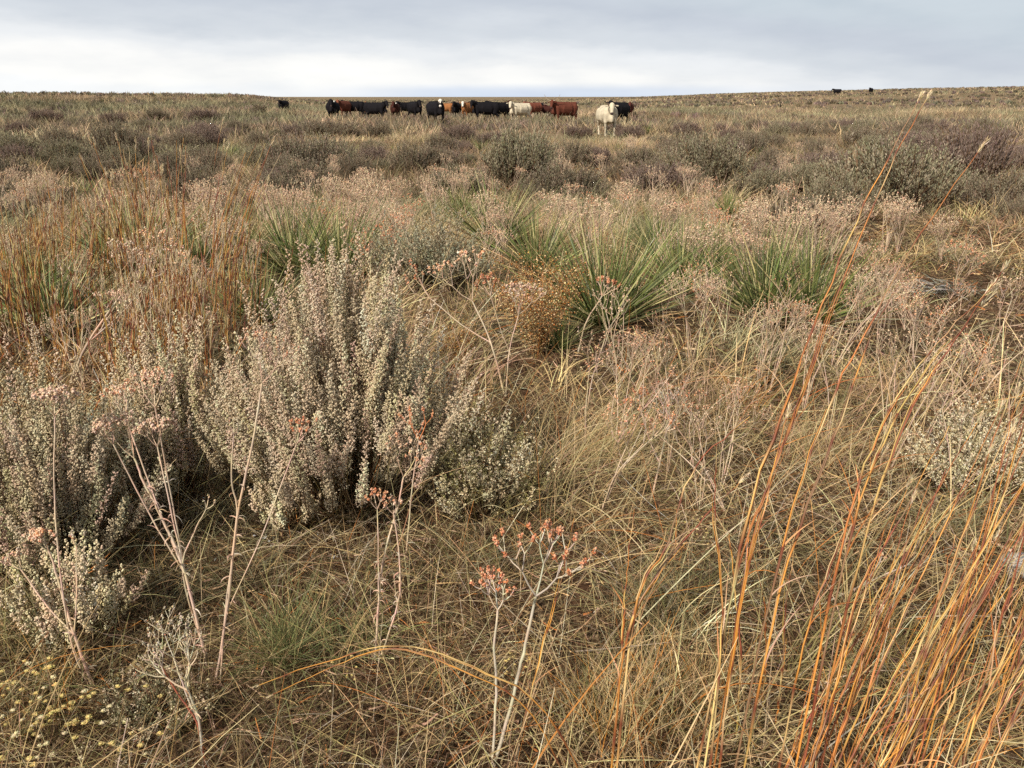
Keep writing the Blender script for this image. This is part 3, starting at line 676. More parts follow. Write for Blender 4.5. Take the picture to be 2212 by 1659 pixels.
g = hero_buck('buckwheat with the big orange rust flower head on a long pale stalk at bottom centre', (1068, 1659),
    [dict(pts=[(1110, 1500, .03), (1135, 1390, .05), (1158, 1288, .05)], col=STEM_W, r0=.0034, r1=.0026, leafy=.0, heads=[dict(c='rust', s=.066, d=3, bud=.0032, rs=.0018, n=8, sc=STEM_W)]),
     dict(pts=[(1072, 1500, .0), (1068, 1400, .0), (1075, 1318, .0)], col=STEM_W, r0=.0026, r1=.002, leafy=.0, heads=[dict(c='rust', s=.036, d=3, bud=.0028, rs=.0014, n=6, sc=STEM_W)])])
LAND.append((g.x, g.y, 'the big rust headed buckwheat'))
hero_buck('tall slender pink stemmed buckwheat in front of the big sagebrush, forked near its top', (470, 1480),
    [dict(pts=[(490, 1320, .0), (512, 1120, .02), (545, 960, .04), (566, 828, .05)], r0=.003, r1=.002, leafy=1.3, heads=[dict(c='mix', s=.055, d=2, bud=.0026, rs=.0014, n=4)]),
     dict(pts=[(486, 1330, .0), (512, 1120, .02), (500, 1040, .02), (505, 940, .02)], r0=.002, r1=.0015, leafy=.3, heads=[dict(c='pale', s=.022, d=1, n=2), dict(at=(640, 960, .06), c='rust', s=.03, d=2, bud=.0026)])])
hero_buck('many branched pale buckwheat with thick reddish stalk between the two left sagebrushes', (450, 1440),
    [dict(pts=[(400, 1240, .0), (350, 1120, .02), (310, 1040, .03), (290, 990, .04)], r0=.0032, r1=.002, leafy=1.6,
          heads=[dict(c='tan', s=.05, d=2, n=4), dict(at=(270, 900, .05), c='mix', s=.034, d=2, bud=.0024, n=5), dict(at=(335, 880, .05), c='mix', s=.04, d=2, bud=.0024, n=5), dict(at=(340, 965, .03), c='tan', s=.03, d=2), dict(at=(245, 960, .04), c='tan', s=.03, d=2)]),
     dict(pts=[(395, 1240, .0), (420, 1150, .02), (445, 1100, .02)], r0=.002, r1=.0012, leafy=.3, heads=[dict(c='pale', s=.018, d=1, n=2)])])
hero_buck('leafy stalked buckwheat leaning left in front of the tall left edge sagebrush', (200, 1500),
    [dict(pts=[(160, 1370, .0), (125, 1250, .02), (105, 1190, .02)], r0=.0034, r1=.002, leafy=1.6, heads=[dict(c='mix', s=.03, d=2), dict(at=(45, 1230, .02), c='tan', s=.022, d=2), dict(at=(165, 1180, .02), c='pale', s=.02, d=1)]),
     dict(pts=[(150, 1370, .0), (120, 1120, .02), (118, 900, .04)], r0=.002, r1=.0013, leafy=.3, heads=[dict(c='tan', s=.03, d=2)])])
hero_buck('low skeletal cream buckwheat with red stalk near the bottom left corner', (450, 1658),
    [dict(pts=[(430, 1560, .0), (405, 1490, .0)], r0=.003, r1=.002, col=STEM_W, leafy=1, heads=[dict(c='pale', s=.046, d=3, bud=.0019, rs=.0018, n=3, sc=PALE), dict(at=(375, 1420, .0), c='pale', s=.046, d=2, bud=.0022, rs=.0016, n=4, sc=PALE)]),
     dict(pts=[(425, 1560, .0), (385, 1500, .0), (350, 1440, .0)], r0=.0022, r1=.0014, col=np.array([.35, .11, .07]), leafy=.2, heads=[dict(c='pale', s=.022, d=2, bud=.0018, n=3, sc=STEM_W)])])
hero_buck('pair of curly leaved buckwheat stalks carrying orange tipped heads below the big sagebrush', (815, 1440),
    [dict(pts=[(818, 1300, .0), (830, 1200, .02), (860, 1090, .03), (872, 1030, .03)], r0=.0026, r1=.0017, leafy=1.8, heads=[dict(c='mix', s=.045, d=2, bud=.0026, n=6), dict(at=(815, 1100, .0), c='rust', s=.022, d=2, bud=.0026)]),
     dict(pts=[(860, 1300, .0), (862, 1200, .02), (850, 1110, .02)], r0=.002, r1=.0014, leafy=1.5, heads=[dict(c='mix', s=.02, d=2)])])
hero_buck('buckwheat whose bright red orange head shows against the right side of the big sagebrush', (880, 1200),
    [dict(pts=[(890, 1060, .0), (905, 950, -.05)], r0=.0024, r1=.0015, leafy=.5, heads=[dict(c='rust', s=.045, d=2, bud=.0032, n=6, sc=np.array([.5, .2, .1]))])])
hero_buck('wide topped buckwheat with coral heads right behind the right edge of the big sagebrush', (1090, 860),
    [dict(pts=[(1060, 740, .0), (1020, 650, .05)], r0=.004, r1=.003, leafy=0, heads=[dict(c='mix', s=.11, d=2, bud=.005, rs=.0022, n=5), dict(at=(930, 645, .0), c='rust', s=.08, d=2, bud=.005, rs=.002, n=5)]),
     dict(pts=[(1100, 760, .0), (1120, 680, .0)], r0=.003, r1=.002, leafy=0, heads=[dict(c='tan', s=.08, d=2, bud=.005, rs=.002, n=4), dict(at=(1060, 640, .0), c='rust', s=.05, d=2, bud=.005, rs=.002)])])
hero_buck('coarse pale buckwheat leaning right in front of the left yucca', (140, 860),
    [dict(pts=[(190, 740, .0), (260, 640, .05)], r0=.006, r1=.004, leafy=0, col=STEM_P * .85, heads=[dict(c='tan', s=.12, d=2, bud=.005, rs=.0025, n=4), dict(at=(330, 600, .1), c='mix', s=.10, d=2, bud=.005, rs=.0022, n=4), dict(at=(230, 690, .1), c='tan', s=.07, d=2, bud=.004, rs=.002)])])
hero_buck('buckwheat with a curled coral head above the largest yucca base', (1245, 770),
    [dict(pts=[(1265, 700, .0), (1300, 640, .0)], r0=.004, r1=.003, leafy=0, heads=[dict(c='rust', s=.05, d=2, bud=.0055, rs=.002, n=8)])])
hero_buck('whitish bushy buckwheat with coral tips in the grass right of the big sagebrush', (1400, 1090),
    [dict(pts=[(1425, 1000, .0), (1440, 930, .0)], r0=.0035, r1=.0025, leafy=.3, heads=[dict(c='pale', s=.062, d=3, bud=.003, rs=.0013, n=3, sc=STEM_W), dict(at=(1385, 890, .0), c='rust', s=.04, d=2, bud=.0035, n=6)])])
hero_buck('fallen pale buckwheat stalk slanting across the dark gap between the orange stems', (1690, 1345),
    [dict(pts=[(1850, 1270, .12), (1960, 1220, .2)], r0=.0032, r1=.002, leafy=1.0, col=STEM_W * .9, heads=[dict(c='pale', s=.04, d=1, bud=.002, n=2), dict(at=(1900, 1215, .2), c='mix', s=.016, d=1, bud=.003, n=6)])])

# generic plants
bw = []; BA = []
def proto_buck(seed, H, n_stem, cols, wts, thick, bud, depth=2, hs=.055):
    global rng
    keep = rng; rng = np.random.default_rng(seed)
    out_ = []
    def one(P0, P1, P2, th, leafy, size, dp):
        A, Hd = Acc(), Acc(); fl, st = [], []
        e, d = stalk(A, [P0, P1, P2], th, th * .65, STEM_P * rng.uniform(.85, 1.1), leafy, leaf_w=thick * 1.1)
        head(st, fl, e, nrm(d + np.array([0, 0, .4])), size, dp, thick * .5, None, None, bud, 4)
        P = np.stack([q[0] for q in st]); rr = np.array([q[1] for q in st])[:, None] * np.array([[1, .95, .9, .85, .8]])
        tubes(Hd, P, rr, vary(STEM_P * 1.05, len(P), .15), 3)
        F = np.concatenate(fl); blobs(Hd, F, bud * rng.uniform(.7, 1.3, len(F)), pick(cols, wts, len(F), .2))
        out_.append((A.mesh('stem', M_STRAW), Hd.mesh('flower_head', M_FLOW)))
    for q_ in range(n_stem):
        a = rng.uniform(0, 6.28); sp_ = rng.uniform(.02, .30); top = np.array([math.cos(a) * sp_ * H * .9 + .06, math.sin(a) * sp_ * H, H * rng.uniform(.72, 1.05)])
        mid = top * np.array([.35, .35, .55]) + rng.normal(0, .015, 3)
        one(np.array([0, 0, -.01]), mid, top, thick, .35, hs * rng.uniform(.9, 1.4), depth)
        if rng.random() < .6:
            q = np.array(mid) + (top - mid) * .3; t2 = q + np.array([rng.uniform(-.09, .09), rng.uniform(-.09, .09), H * .28])
            one(q, (q + t2) / 2 + rng.normal(0, .01, 3), t2, thick * .6, 0, hs * .8, 2 if depth > 1 else 1)
    rng = keep
    return out_
for sd_, H, ns, cols, wts, adj in ((1, .52, 3, BUDT, [3, 1, 2], 'tan headed'), (2, .46, 4, BUDS + BUDT, [1, .5, 2, 3, 2, 1], 'dusty pink'), (3, .55, 2, BUDT, [2, 3, 1], 'slender pinkish'), (4, .42, 3, BUDS, [2, 1, 3], 'coral headed'), (5, .5, 5, BUDT, [3, 2, 3], 'bushy pale tan')):
    bw.append(proto_buck(sd_, H, ns, cols, wts, .0028, .0036, hs=.075)); BA.append(adj)
bwf = []     # coarser ones for farther away
for sd_, H, ns, cols, wts in ((11, .46, 4, BUDT, [3, 2, 2]), (12, .44, 5, BUDS + BUDT, [.4, .3, 1.2, 3, 3, 2]), (13, .46, 5, BUDT, [2, 3, 1]), (14, .40, 3, BUDS, [2, 1, 3]), (15, .48, 6, BUDT, [3, 2, 3])):
    bwf.append(proto_buck(sd_, H, ns, cols, wts, .0038, .0062, hs=.085))
nbk = 0
def buck(p, k, far, s=1.0):
    global nbk; nbk += 1
    m = bwf[k] if far else bw[k]
    r = empty('buckwheat', (p.x, p.y, p.z), random.uniform(0, 6.28), s)
    r.rotation_euler = (random.uniform(-.15, .15), random.uniform(-.1, .3), random.uniform(0, 6.28))
    for ms, mh in m:
        a = bpy.data.objects.new('stem', ms); b = bpy.data.objects.new('flower_head', mh); COL.objects.link(a); COL.objects.link(b); a.parent = r; b.parent = r
    PL.append((r, p.x, p.y, BA[k], 'buckwheat', 'wildflower', 'wild buckwheat plants'))
# zones of the photograph: (x0, x1, y0, y1, count)
for x0, x1, y0, y1, n, far in ((0, 560, 640, 880, 14, 0), (0, 600, 470, 640, 26, 1), (560, 1060, 420, 540, 34, 1), (800, 1250, 520, 640, 10, 1), (1250, 1800, 560, 820, 20, 0), (1200, 1800, 820, 1100, 9, 0),
                               (1180, 1760, 450, 560, 26, 1), (1500, 2212, 500, 640, 18, 1), (1750, 2212, 640, 1000, 14, 0), (2000, 2212, 1000, 1150, 3, 0), (300, 1500, 350, 430, 24, 1), (1000, 2000, 320, 400, 14, 1), (0, 700, 400, 480, 20, 1), (250, 560, 880, 960, 2, 0)):
    for i in range(n):
        p = at(random.uniform(x0, x1), random.uniform(y0, y1) + 30)
        buck(p, random.choice([0, 0, 1, 2, 2, 3, 4]) if not far else random.choice([0, 1, 2, 3, 4, 4]), far, random.uniform(.75, 1.15))

# ------------------------------------------------------------------ golden seed bushes and yellow button flowers
def seed_bush(w, h, nst, nbit, seed, bit=.0045, cols=None):
    global rng
    keep = rng; rng = np.random.default_rng(seed)
    A, B = Acc(), Acc()
    az = rng.uniform(0, 6.28, nst); u = np.sqrt(rng.uniform(0, 1, nst))
    e, d = blades(A, np.stack([rng.normal(0, .03, nst), rng.normal(0, .03, nst), np.zeros(nst)], 1), h * rng.uniform(.7, 1.05, nst), az, u * math.atan(w / 2 / h) * 1.1, rng.uniform(-.2, .3, nst), .003, pick([RUST * .7, BROWN * 1.3, STRAW * .7], [2, 2, 2], nst, .2), seg=5, tip=.6)
    i = rng.integers(0, nst, nbit); t = rng.uniform(0, 1, nbit)[:, None] ** .6
    P = e[i] * t + rng.normal(0, .03, (nbit, 3)) * (.4 + t); P[:, 2] = np.abs(P[:, 2])
    blobs(B, P, bit * rng.uniform(.5, 1.2, nbit), pick(cols or [np.array([.50, .31, .13]), np.array([.72, .56, .32]), RUST * .8, np.array([.26, .15, .07])], [3, 1.5, 2, 3], nbit, .15))
    rng = keep; return A, B
for x, y, w_, h_, n, lab in [(1160, 770, .72, .66, 3400, 'golden brown bush full of tiny seeds between the central yuccas'), (1240, 700, .42, .5, 1300, 'smaller rusty seed bush right behind the golden brown one'), (110, 860, .36, .26, 700, 'yellow seeded low bush under the left yucca'),
                             (255, 830, .30, .24, 600, 'rusty yellow low seed bush between the left yucca and the narrow sagebrush'), (990, 800, .35, .3, 700, 'rusty seed bush tucked behind the right flank of the big sagebrush'), (420, 520, .9, .55, 1500, 'broad tan seed bush behind the left rust coloured bluestem')]:
    p = at(x, y); A, B = seed_bush(w_, h_, 70, n, hash((x, y)) % 1000, bit=.0062); r = empty('seed_bush', p); tag(r, lab, 'bush', 'seed bushes'); 
    if n < 900:
        for v_, c_, f_ in zip(B.v, B.c, B.f): A.add(v_, f_, c_)
        l_ = r.location.copy(); bpy.data.objects.remove(r); r = A.obj('seed_bush', M_FLOW); r.location = l_; tag(r, lab, 'bush', 'seed bushes')
    else: A.obj('stems', M_STRAW, r); B.obj('seeds', M_FLOW, r)
def button_plant(foot, n, rad, h, label, size=.0075):
    n = int(n * 1.5); size *= 1.15
    p = at(*foot); r = empty('button_flower', p); tag(r, label, 'flower', 'yellow button flowers')
    A = Acc(); az = rng.uniform(0, 6.28, n); u = np.sqrt(rng.uniform(.02, 1, n)); hh = h * rng.uniform(.5, 1.1, n)
    ln = np.hypot(hh, u * rad); e, d = blades(A, np.zeros((n, 3)) + rng.normal(0, .008, (n, 3)) * [1, 1, 0], ln, az, np.arctan2(u * rad, hh), rng.uniform(-.1, .1, n), .0013, pick([BROWN * 1.3, OLIVE, STRAW * .7], [2, 2, 2], n, .2), seg=4, tip=.8)
    A.obj('stems', M_STRAW, r)
    for i in range(n):
        B = Acc(); q = e[i]; s = size * rng.uniform(.75, 1.15); c = np.array([.70, .56, .24]) if rng.random() < .7 else np.array([.74, .66, .42])
        m = 14; k = np.arange(m); ph = k * 2.39; rr = np.sqrt((k + .5) / m) * s; tiltv = perp(np.array([0, 0, 1.])) * .3
        D = np.stack([np.cos(ph) * rr * .8, np.sin(ph) * rr * .8, np.full(m, s * .7)], 1) + tiltv * s
        blobs(B, q[None] + D * .55, s * .34, vary(c, m, .08)); 
        leaves(B, np.repeat(q[None], 12, 0), np.stack([np.cos(np.arange(12) * .52), np.sin(np.arange(12) * .52), np.full(12, .25)], 1), s * 1.15, s * .5, vary(c, 12, .1))
        B.obj('flower', M_FLOW, r)
button_plant((50, 1600), 26, .13, .16, 'cluster of pale yellow button flowers in the bottom left corner')
button_plant((110, 1650), 22, .13, .13, 'yellow button flowers along the bottom edge near the left corner')
button_plant((290, 1640), 12, .12, .12, 'few scattered yellow button flowers on the sand at the foot of the cream buckwheat')
button_plant((190, 1590), 10, .10, .12, 'tall sparse yellow button flowers right of the bottom left corner cluster')
button_plant((1120, 1480), 14, .06, .07, 'small yellow button flowers behind the pale stalks at bottom centre', .004)
button_plant((740, 1500), 10, .06, .08, 'tiny button flowers hanging near the fallen orange stalk', .0036)
button_plant((1510, 1190), 16, .08, .10, 'small yellow button flowers in the grass left of the tall orange stems', .0042)
button_plant((430, 1560), 7, .06, .08, 'pale button flowers among the skeletal cream buckwheat', .0048)

# ------------------------------------------------------------------ bluestem: tall rust and amber stalks
BLC = [ORANGE * .9, RUST, np.array([.64, .41, .15]), DKRED * 1.5, np.array([.58, .42, .20]), BROWN * 1.7]
BLW = [4, 3.4, 2.6, 1.1, 2.6, 2]
def blue_stem(parent, pts, r0, r1, tuft=None, leaves_n=3, sheath=True, tint=None):
    A = Acc(); r0 = r0 * .88
    P = np.array([list(q) for q in pts]); k = len(P); Pe = np.vstack([2 * P[0] - P[1], P, 2 * P[-1] - P[-2]])
    seg = 26; Q = []
    for t in np.linspace(0, k - 1, seg):
        i = min(int(t), k - 2); f = t - i; a, b, c, d = Pe[i:i + 4]
        Q.append(.5 * ((2 * b) + (-a + c) * f + (2 * a - 5 * b + 4 * c - d) * f * f + (-a + 3 * b - 3 * c + d) * f ** 3))
    Q = np.array(Q); Q[2:-1] += rng.normal(0, r0 * .55, (len(Q) - 3, 3)); L_ = np.linalg.norm(Q[-1] - Q[0])
    # internodes: each has its own tint; small swelling at the node
    col = np.zeros((seg, 3)); rr = np.linspace(r0, r1, seg); c = pick(BLC, BLW, 1, .12)[0]; nxt = rng.integers(3, 6)
    nodes = []
    for i in range(seg):
        if i == nxt: nodes.append(i); nxt += rng.integers(3, 6); c = pick(BLC, BLW, 1, .12)[0]; rr[i] *= 1.6
        col[i] = c if tint is None else c * tint
    for i in nodes: col[i] = DKRED * .8
    tubes(A, Q[None], rr[None], col[None], 5)
    # second thin culm hugging the first over the upper part, as the photo's bunched stems show
    if sheath:
        for q in range(2):
            s = rng.integers(4, 14); e = min(seg, s + rng.integers(6, 12)); off = rand_dirs(1)[0] * r0 * rng.uniform(1.2, 3.5)
            W = Q[s:e] + off * np.linspace(0.3, 1.6, e - s)[:, None]
            tubes(A, W[None], np.linspace(r0 * .7, r0 * .2, e - s)[None], pick(BLC, BLW, 1, .12), 4)
    n = leaves_n
    if n:
        i = rng.integers(1, max(3, int(seg * .5)), n); d = Q[i + 1] - Q[i]; azd = np.arctan2(d[:, 1], d[:, 0])
        blades(A, Q[i], rng.uniform(.07, .24, n) * min(1, L_), azd + rng.normal(0, .8, n), rng.uniform(.2, .6, n), rng.uniform(.1, 1.3, n), r0 * rng.uniform(.9, 1.6, n), pick([RUST, PINK, np.array([.5, .3, .16]), DKRED * 1.5], [2, 2, 2, 1], n, .15), seg=8, tip=.1)
    o = A.obj('stem', M_STRAW, parent)
    if tuft:
        B = Acc(); m = 46; d = nrm(Q[-1] - Q[-3]); t = rng.uniform(-.5, 1, m)
        P0 = Q[-1][None] + d[None] * (t * tuft * .5)[:, None]
        D = d[None] * 1.0 + rand_dirs(m) * .38
        leaves(B, P0, D, tuft * rng.uniform(.25, .5, m), .0016 * r0 / .0022, pick([PALE, STRAW2, np.array([.6, .45, .3])], [3, 2, 2], m, .12))
        B.obj('seed_head', M_FLOW, o)
def bclump(label, foot, stems, **kw):
    g = at(*foot) if not isinstance(foot, Vector) else foot
    r = empty('bluestem', g); tag(r, label, 'tall grass', 'bluestem grass clumps')
    for s in stems:
        b = Vector((random.uniform(-.035, .035), random.uniform(-.03, .03), -.01))
        if 'foot' in s: b = at(*s['foot']) - g
        pts = [b] + [pt(x, y, g.y + b.y + dy) - g for x, y, dy in s['pts']]
        blue_stem(r, pts, s.get('r0', .0021), s.get('r1', .0007), s.get('tuft', .05), s.get('leaves', 3))
    return r, g
bclump('tallest bluestem clump whose rust stems lean right and cross the horizon', (1560, 1640), [
    dict(foot=(1500, 1800), pts=[(1600, 1180, .10), (1712, 830, .2), (1815, 560, .26), (1900, 375, .30), (1985, 215, .34)], r0=.003, tuft=.03),
    dict(foot=(1520, 1800), pts=[(1620, 1200, .10), (1735, 840, .2), (1838, 565, .26), (1922, 365, .30), (2003, 212, .34)], r0=.0026, tuft=.026, leaves=2),
    dict(foot=(1560, 1800), pts=[(1690, 1180, .12), (1790, 880, .2), (1870, 720, .26), (1985, 510, .32), (2115, 325, .4)], r0=.0031, tuft=.05),
    dict(foot=(1580, 1800), pts=[(1690, 1260, .12), (1810, 930, .2), (1880, 730, .26), (1970, 560, .32)], r0=.0029, tuft=None),
    dict(foot=(1535, 1800), pts=[(1600, 1320, .05), (1660, 1060, .1), (1700, 900, .16)], r0=.0026, tuft=.04),
    dict(foot=(1520, 1800), pts=[(1560, 1350, .05), (1545, 1120, .1), (1548, 960, .1)], r0=.0026, tuft=None),
    dict(foot=(1480, 1800), pts=[(1590, 1250, .08), (1680, 1000, .15), (1740, 820, .2)], r0=.0026, tuft=None)])
bclump('bluestem clump with paired pale seed tufts leaning right above the pale feathery sagebrush', (1800, 1640), [
    dict(foot=(1690, 1800), pts=[(1820, 1180, .1), (1900, 930, .2), (2000, 770, .3), (2130, 632, .4)], r0=.0031, tuft=.07),
    dict(foot=(1705, 1800), pts=[(1830, 1190, .1), (1915, 940, .2), (2010, 790, .3), (2125, 655, .4)], r0=.0029, tuft=.07),
    dict(foot=(1720, 1800), pts=[(1860, 1200, .1), (1960, 900, .25), (2060, 740, .3), (2165, 585, .42)], r0=.0029, tuft=.05),
    dict(foot=(1750, 1800), pts=[(1840, 1330, .1), (1945, 1120, .2), (2050, 920, .3)], r0=.0029, tuft=None),
    dict(foot=(1660, 1800), pts=[(1740, 1380, .05), (1830, 1130, .15), (1905, 980, .2)], r0=.0026, tuft=.04)])
R1 = []
def straight(fx, fy, tx, ty, dz=.3): return [(fx + (tx - fx) * u ** 1.08, fy + (ty - fy) * u, dz * u) for u in (.35, .7, 1.0)]
for i in range(44):
    fx = random.uniform(1640, 2080); fy = random.uniform(1720, 1980); ty = random.choice([random.uniform(1000, 1350), random.uniform(760, 1150)]); tx = fx + (fy - ty) * random.uniform(.25, .6)
    R1.append(dict(foot=(fx, fy), pts=straight(fx, fy, tx, ty), r0=random.uniform(.0018, .003), tuft=None if random.random() < .75 else .04, leaves=2))
bclump('dense thicket of amber and rust bluestem filling the bottom right corner', (1900, 1850), R1)
R2 = []
for i in range(26):
    fx = random.uniform(2000, 2300); fy = random.uniform(1500, 1640); ty = random.uniform(760, 1250) if i > 3 else random.uniform(430, 700); tx = fx + (fy - ty) * random.uniform(.15, .5)
    R2.append(dict(foot=(fx, fy), pts=straight(fx, fy, tx, ty), r0=random.uniform(.0017, .0026), tuft=None if random.random() < .7 else .05, leaves=2))
bclump('bluestem clump at the right edge behind the bottom right thicket', (2180, 1540), R2)
bclump('short bluestem clump left of the tallest leaning one with a reddish nodding pair', (1335, 1640), [
    dict(foot=(1320, 1800), pts=[(1370, 1330, .05), (1440, 1180, .1), (1500, 1010, .16), (1620, 900, .25)], r0=.0031, tuft=None),
    dict(foot=(1310, 1800), pts=[(1350, 1400, .03), (1420, 1240, .1), (1520, 1120, .16), (1600, 1040, .2)], r0=.0029, tuft=.04),
    dict(foot=(1320, 1640), pts=[(1345, 1380, .03), (1352, 1260, .05), (1370, 1100, .1)], r0=.0026, tuft=None),
    dict(foot=(1110, 1657), pts=[(1160, 1450, .05), (1210, 1260, .08), (1240, 1120, .1)], r0=.0026, tuft=None, leaves=1)])
bclump('single bent orange bluestem stalk arching to the left over the bottom centre', (1300, 1650), [
    dict(foot=(1310, 1800), pts=[(1180, 1540, -.02), (1020, 1440, .0), (860, 1395, .04), (700, 1430, .05), (560, 1480, .0)], r0=.0022, r1=.0010, tuft=.02, leaves=0),
    dict(foot=(1270, 1800), pts=[(1150, 1545, -.02), (1000, 1450, .0), (850, 1400, .04), (720, 1440, .05), (590, 1500, .0)], r0=.0017, r1=.0008, tuft=.02, leaves=0)])
bclump('orange broad leaved bluestem blades standing in the dark gap at lower right', (1640, 1560), [
    dict(foot=(1640, 1570), pts=[(1655, 1430, .02), (1650, 1290, .03)], r0=.003, r1=.0018, tuft=None, leaves=3),
    dict(foot=(1675, 1590), pts=[(1690, 1440, .02), (1700, 1300, .03), (1720, 1160, .05)], r0=.0031, tuft=None, leaves=2),
    dict(foot=(1590, 1600), pts=[(1600, 1430, .02), (1585, 1250, .03), (1575, 1150, .05)], r0=.0031, tuft=None, leaves=1)])
# left bluestem clumps, seen across the frame at 4-8 m
LB = [(322, 690, 300, 1.0, 22, 'upright rust bluestem clump, the tallest left of the big sagebrush', .01), (205, 700, 395, .9, 14, 'rust bluestem clump leaning right, second tallest on the left', .15), (70, 760, 445, .9, 16, 'bluestem clump near the left edge above the left yucca', .08),
      (10, 780, 500, .9, 20, 'dense orange bluestem at the very left edge', .02), (390, 640, 280, .9, 10, 'sparse rust bluestem just right of the tallest left clump', .05), (470, 680, 300, .9, 10, 'bluestem clump leaning right with pale seed tufts nearest the big sagebrush', .28),
      (90, 640, 430, .9, 14, 'loose brown bluestem between the two left edge clumps', .1), (250, 620, 400, .9, 14, 'brown bluestem filling the space left of the tallest left clump', .05), (160, 820, 560, .9, 14, 'thin brown bluestem right beside the left edge yucca', .05), (370, 800, 500, .9, 18, 'rusty bluestem behind the gap between left yucca and narrow sagebrush', .08),
      (420, 860, 560, .9, 26, 'brown bluestem thicket directly behind the narrow sagebrush', .05), (300, 860, 600, .9, 22, 'brown bluestem thicket right of the left yucca', .1), (130, 620, 380, .8, 10, 'faded bluestem behind the left yucca', .1), (520, 760, 480, .8, 16, 'thin bluestem just left of the crown of the big sagebrush', .12)]
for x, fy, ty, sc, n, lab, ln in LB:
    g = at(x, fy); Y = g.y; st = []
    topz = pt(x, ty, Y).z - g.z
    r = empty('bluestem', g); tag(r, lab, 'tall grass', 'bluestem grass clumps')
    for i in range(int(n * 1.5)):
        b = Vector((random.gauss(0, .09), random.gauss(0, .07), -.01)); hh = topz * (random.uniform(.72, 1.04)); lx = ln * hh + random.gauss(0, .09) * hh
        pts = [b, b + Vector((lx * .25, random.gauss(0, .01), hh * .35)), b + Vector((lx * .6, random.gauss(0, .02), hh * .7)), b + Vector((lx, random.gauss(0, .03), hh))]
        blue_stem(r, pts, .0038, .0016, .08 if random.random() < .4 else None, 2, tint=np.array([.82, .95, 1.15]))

# ------------------------------------------------------------------ green fine grass tussocks in the foreground
def tussock(foot, n, Lr, cols, wts, label, w=.0022, spread=.05, tilt=(.0, .9), curv=(.2, 1.4), az0=None, azs=3.2, cat='grass tuft', dy=0):
    g = at(*foot); A = Acc(); az = rng.uniform(0, 6.28, n) if az0 is None else rng.normal(az0, azs, n)
    blades(A, np.stack([rng.normal(0, spread, n), rng.normal(0, spread, n), np.full(n, -.01)], 1), rng.uniform(*Lr, n), az, rng.uniform(*tilt, n), rng.uniform(*curv, n), w * rng.uniform(.6, 1.3, n), pick(cols, wts, n, .2), seg=8, tip=.15)
    o = A.obj('grass_tussock', M_GRASS); o.location = g; tag(o, label, cat, 'grass tussocks')
GG = [np.array([.16, .19, .08]), np.array([.24, .25, .11]), OLIVE * 1.2, STRAW]
tussock((615, 1430), 420, (.15, .36), GG, [4, 3, 2, 1.5], 'spiky grey green grass tussock below the small sagebrush sprig', spread=.03, tilt=(.1, 1.3), curv=(.0, .7))
tussock((760, 1420), 160, (.15, .34), GG, [2, 3, 2, 2], 'thin olive grass tussock between the spiky green one and the curly leaved buckwheat', spread=.05, tilt=(.0, .8))
tussock((1180, 1080), 300, (.30, .62), [STRAW, STRAW2, OLIVE, PINK], [4, 3, 1.5, 1], 'tall straw tussock arching right beside the right flank of the big sagebrush', spread=.15, tilt=(.05, .8), curv=(.2, 1.5), az0=.3, azs=1.2)
tussock((1290, 1000), 260, (.3, .55), [STRAW, STRAW2, OLIVE], [4, 3, 1], 'straw tussock right behind the tall arching straw one', spread=.09, tilt=(.1, .7), az0=.3, azs=1.0)
tussock((1330, 1590), 500, (.14, .34), [STRAW, STRAW2, ORANGE * .8, OLIVE], [4, 3, 1, 2], 'short golden straw tussock at bottom centre right of the pale stalks', spread=.09, tilt=(.0, .6), curv=(.1, 1.0))
tussock((1480, 1520), 300, (.12, .3), [STRAW, OLIVE, ORANGE * .8], [4, 2, 1], 'short golden straw tussock in front of the tallest leaning bluestem', spread=.08, tilt=(.0, .6), curv=(.1, 1.0))
tussock((1420, 1330), 380, (.15, .36), [GREYG, OLIVE, STRAW], [3, 3, 1.5], 'dull grey green tussock in the dark hollow left of the tall orange stems', spread=.08, tilt=(.2, 1.2), curv=(.2, 1.3))
tussock((1560, 1280), 300, (.15, .32), [GREYG, OLIVE, BROWN, STRAW], [3, 2, 2, 1], 'grey brown tussock behind the foot of the tallest leaning bluestem', spread=.08, tilt=(.2, 1.2), curv=(.2, 1.3))
tussock((30, 1400), 260, (.15, .34), [OLIVE, STRAW, GG[0]], [3, 3, 1], 'olive straw tussock at the left edge below the tall sagebrush', spread=.06, tilt=(.1, 1.0))
tussock((80, 1540), 240, (.12, .3), [OLIVE, STRAW, ORANGE * .7], [3, 3, 1], 'olive grass tussock behind the bottom left button flowers', spread=.07, tilt=(.1, 1.0))
tussock((2080, 1160), 280, (.15, .34), [GREYG, OLIVE, STRAW2], [3, 2, 2], 'grey tussock just below the pale feathery sagebrush', spread=.08, tilt=(.2, 1.2))
tussock((960, 1550), 240, (.15, .36), [STRAW, STRAW2, OLIVE, RUST], [3, 2, 2, 1], 'loose straw tussock in the bottom centre left of the pale stalks', spread=.12, tilt=(.0, 1.0), curv=(.0, 1.6))
tussock((1760, 1000), 260, (.2, .42), [STRAW, STRAW2, PINK], [4, 3, 2], 'feathery straw tussock among the tall orange stems', spread=.1, tilt=(.1, .8))
tussock((1900, 880), 260, (.2, .40), [STRAW, OLIVE, PINK], [4, 2, 2], 'low straw tussock between the orange stems and the bare patch', spread=.12, tilt=(.1, .9))
tussock((1560, 900), 300, (.2, .44), [STRAW, OLIVE, PINK], [4, 2, 2], 'straw tussock in front of the right hand yuccas', spread=.13, tilt=(.1, .9))

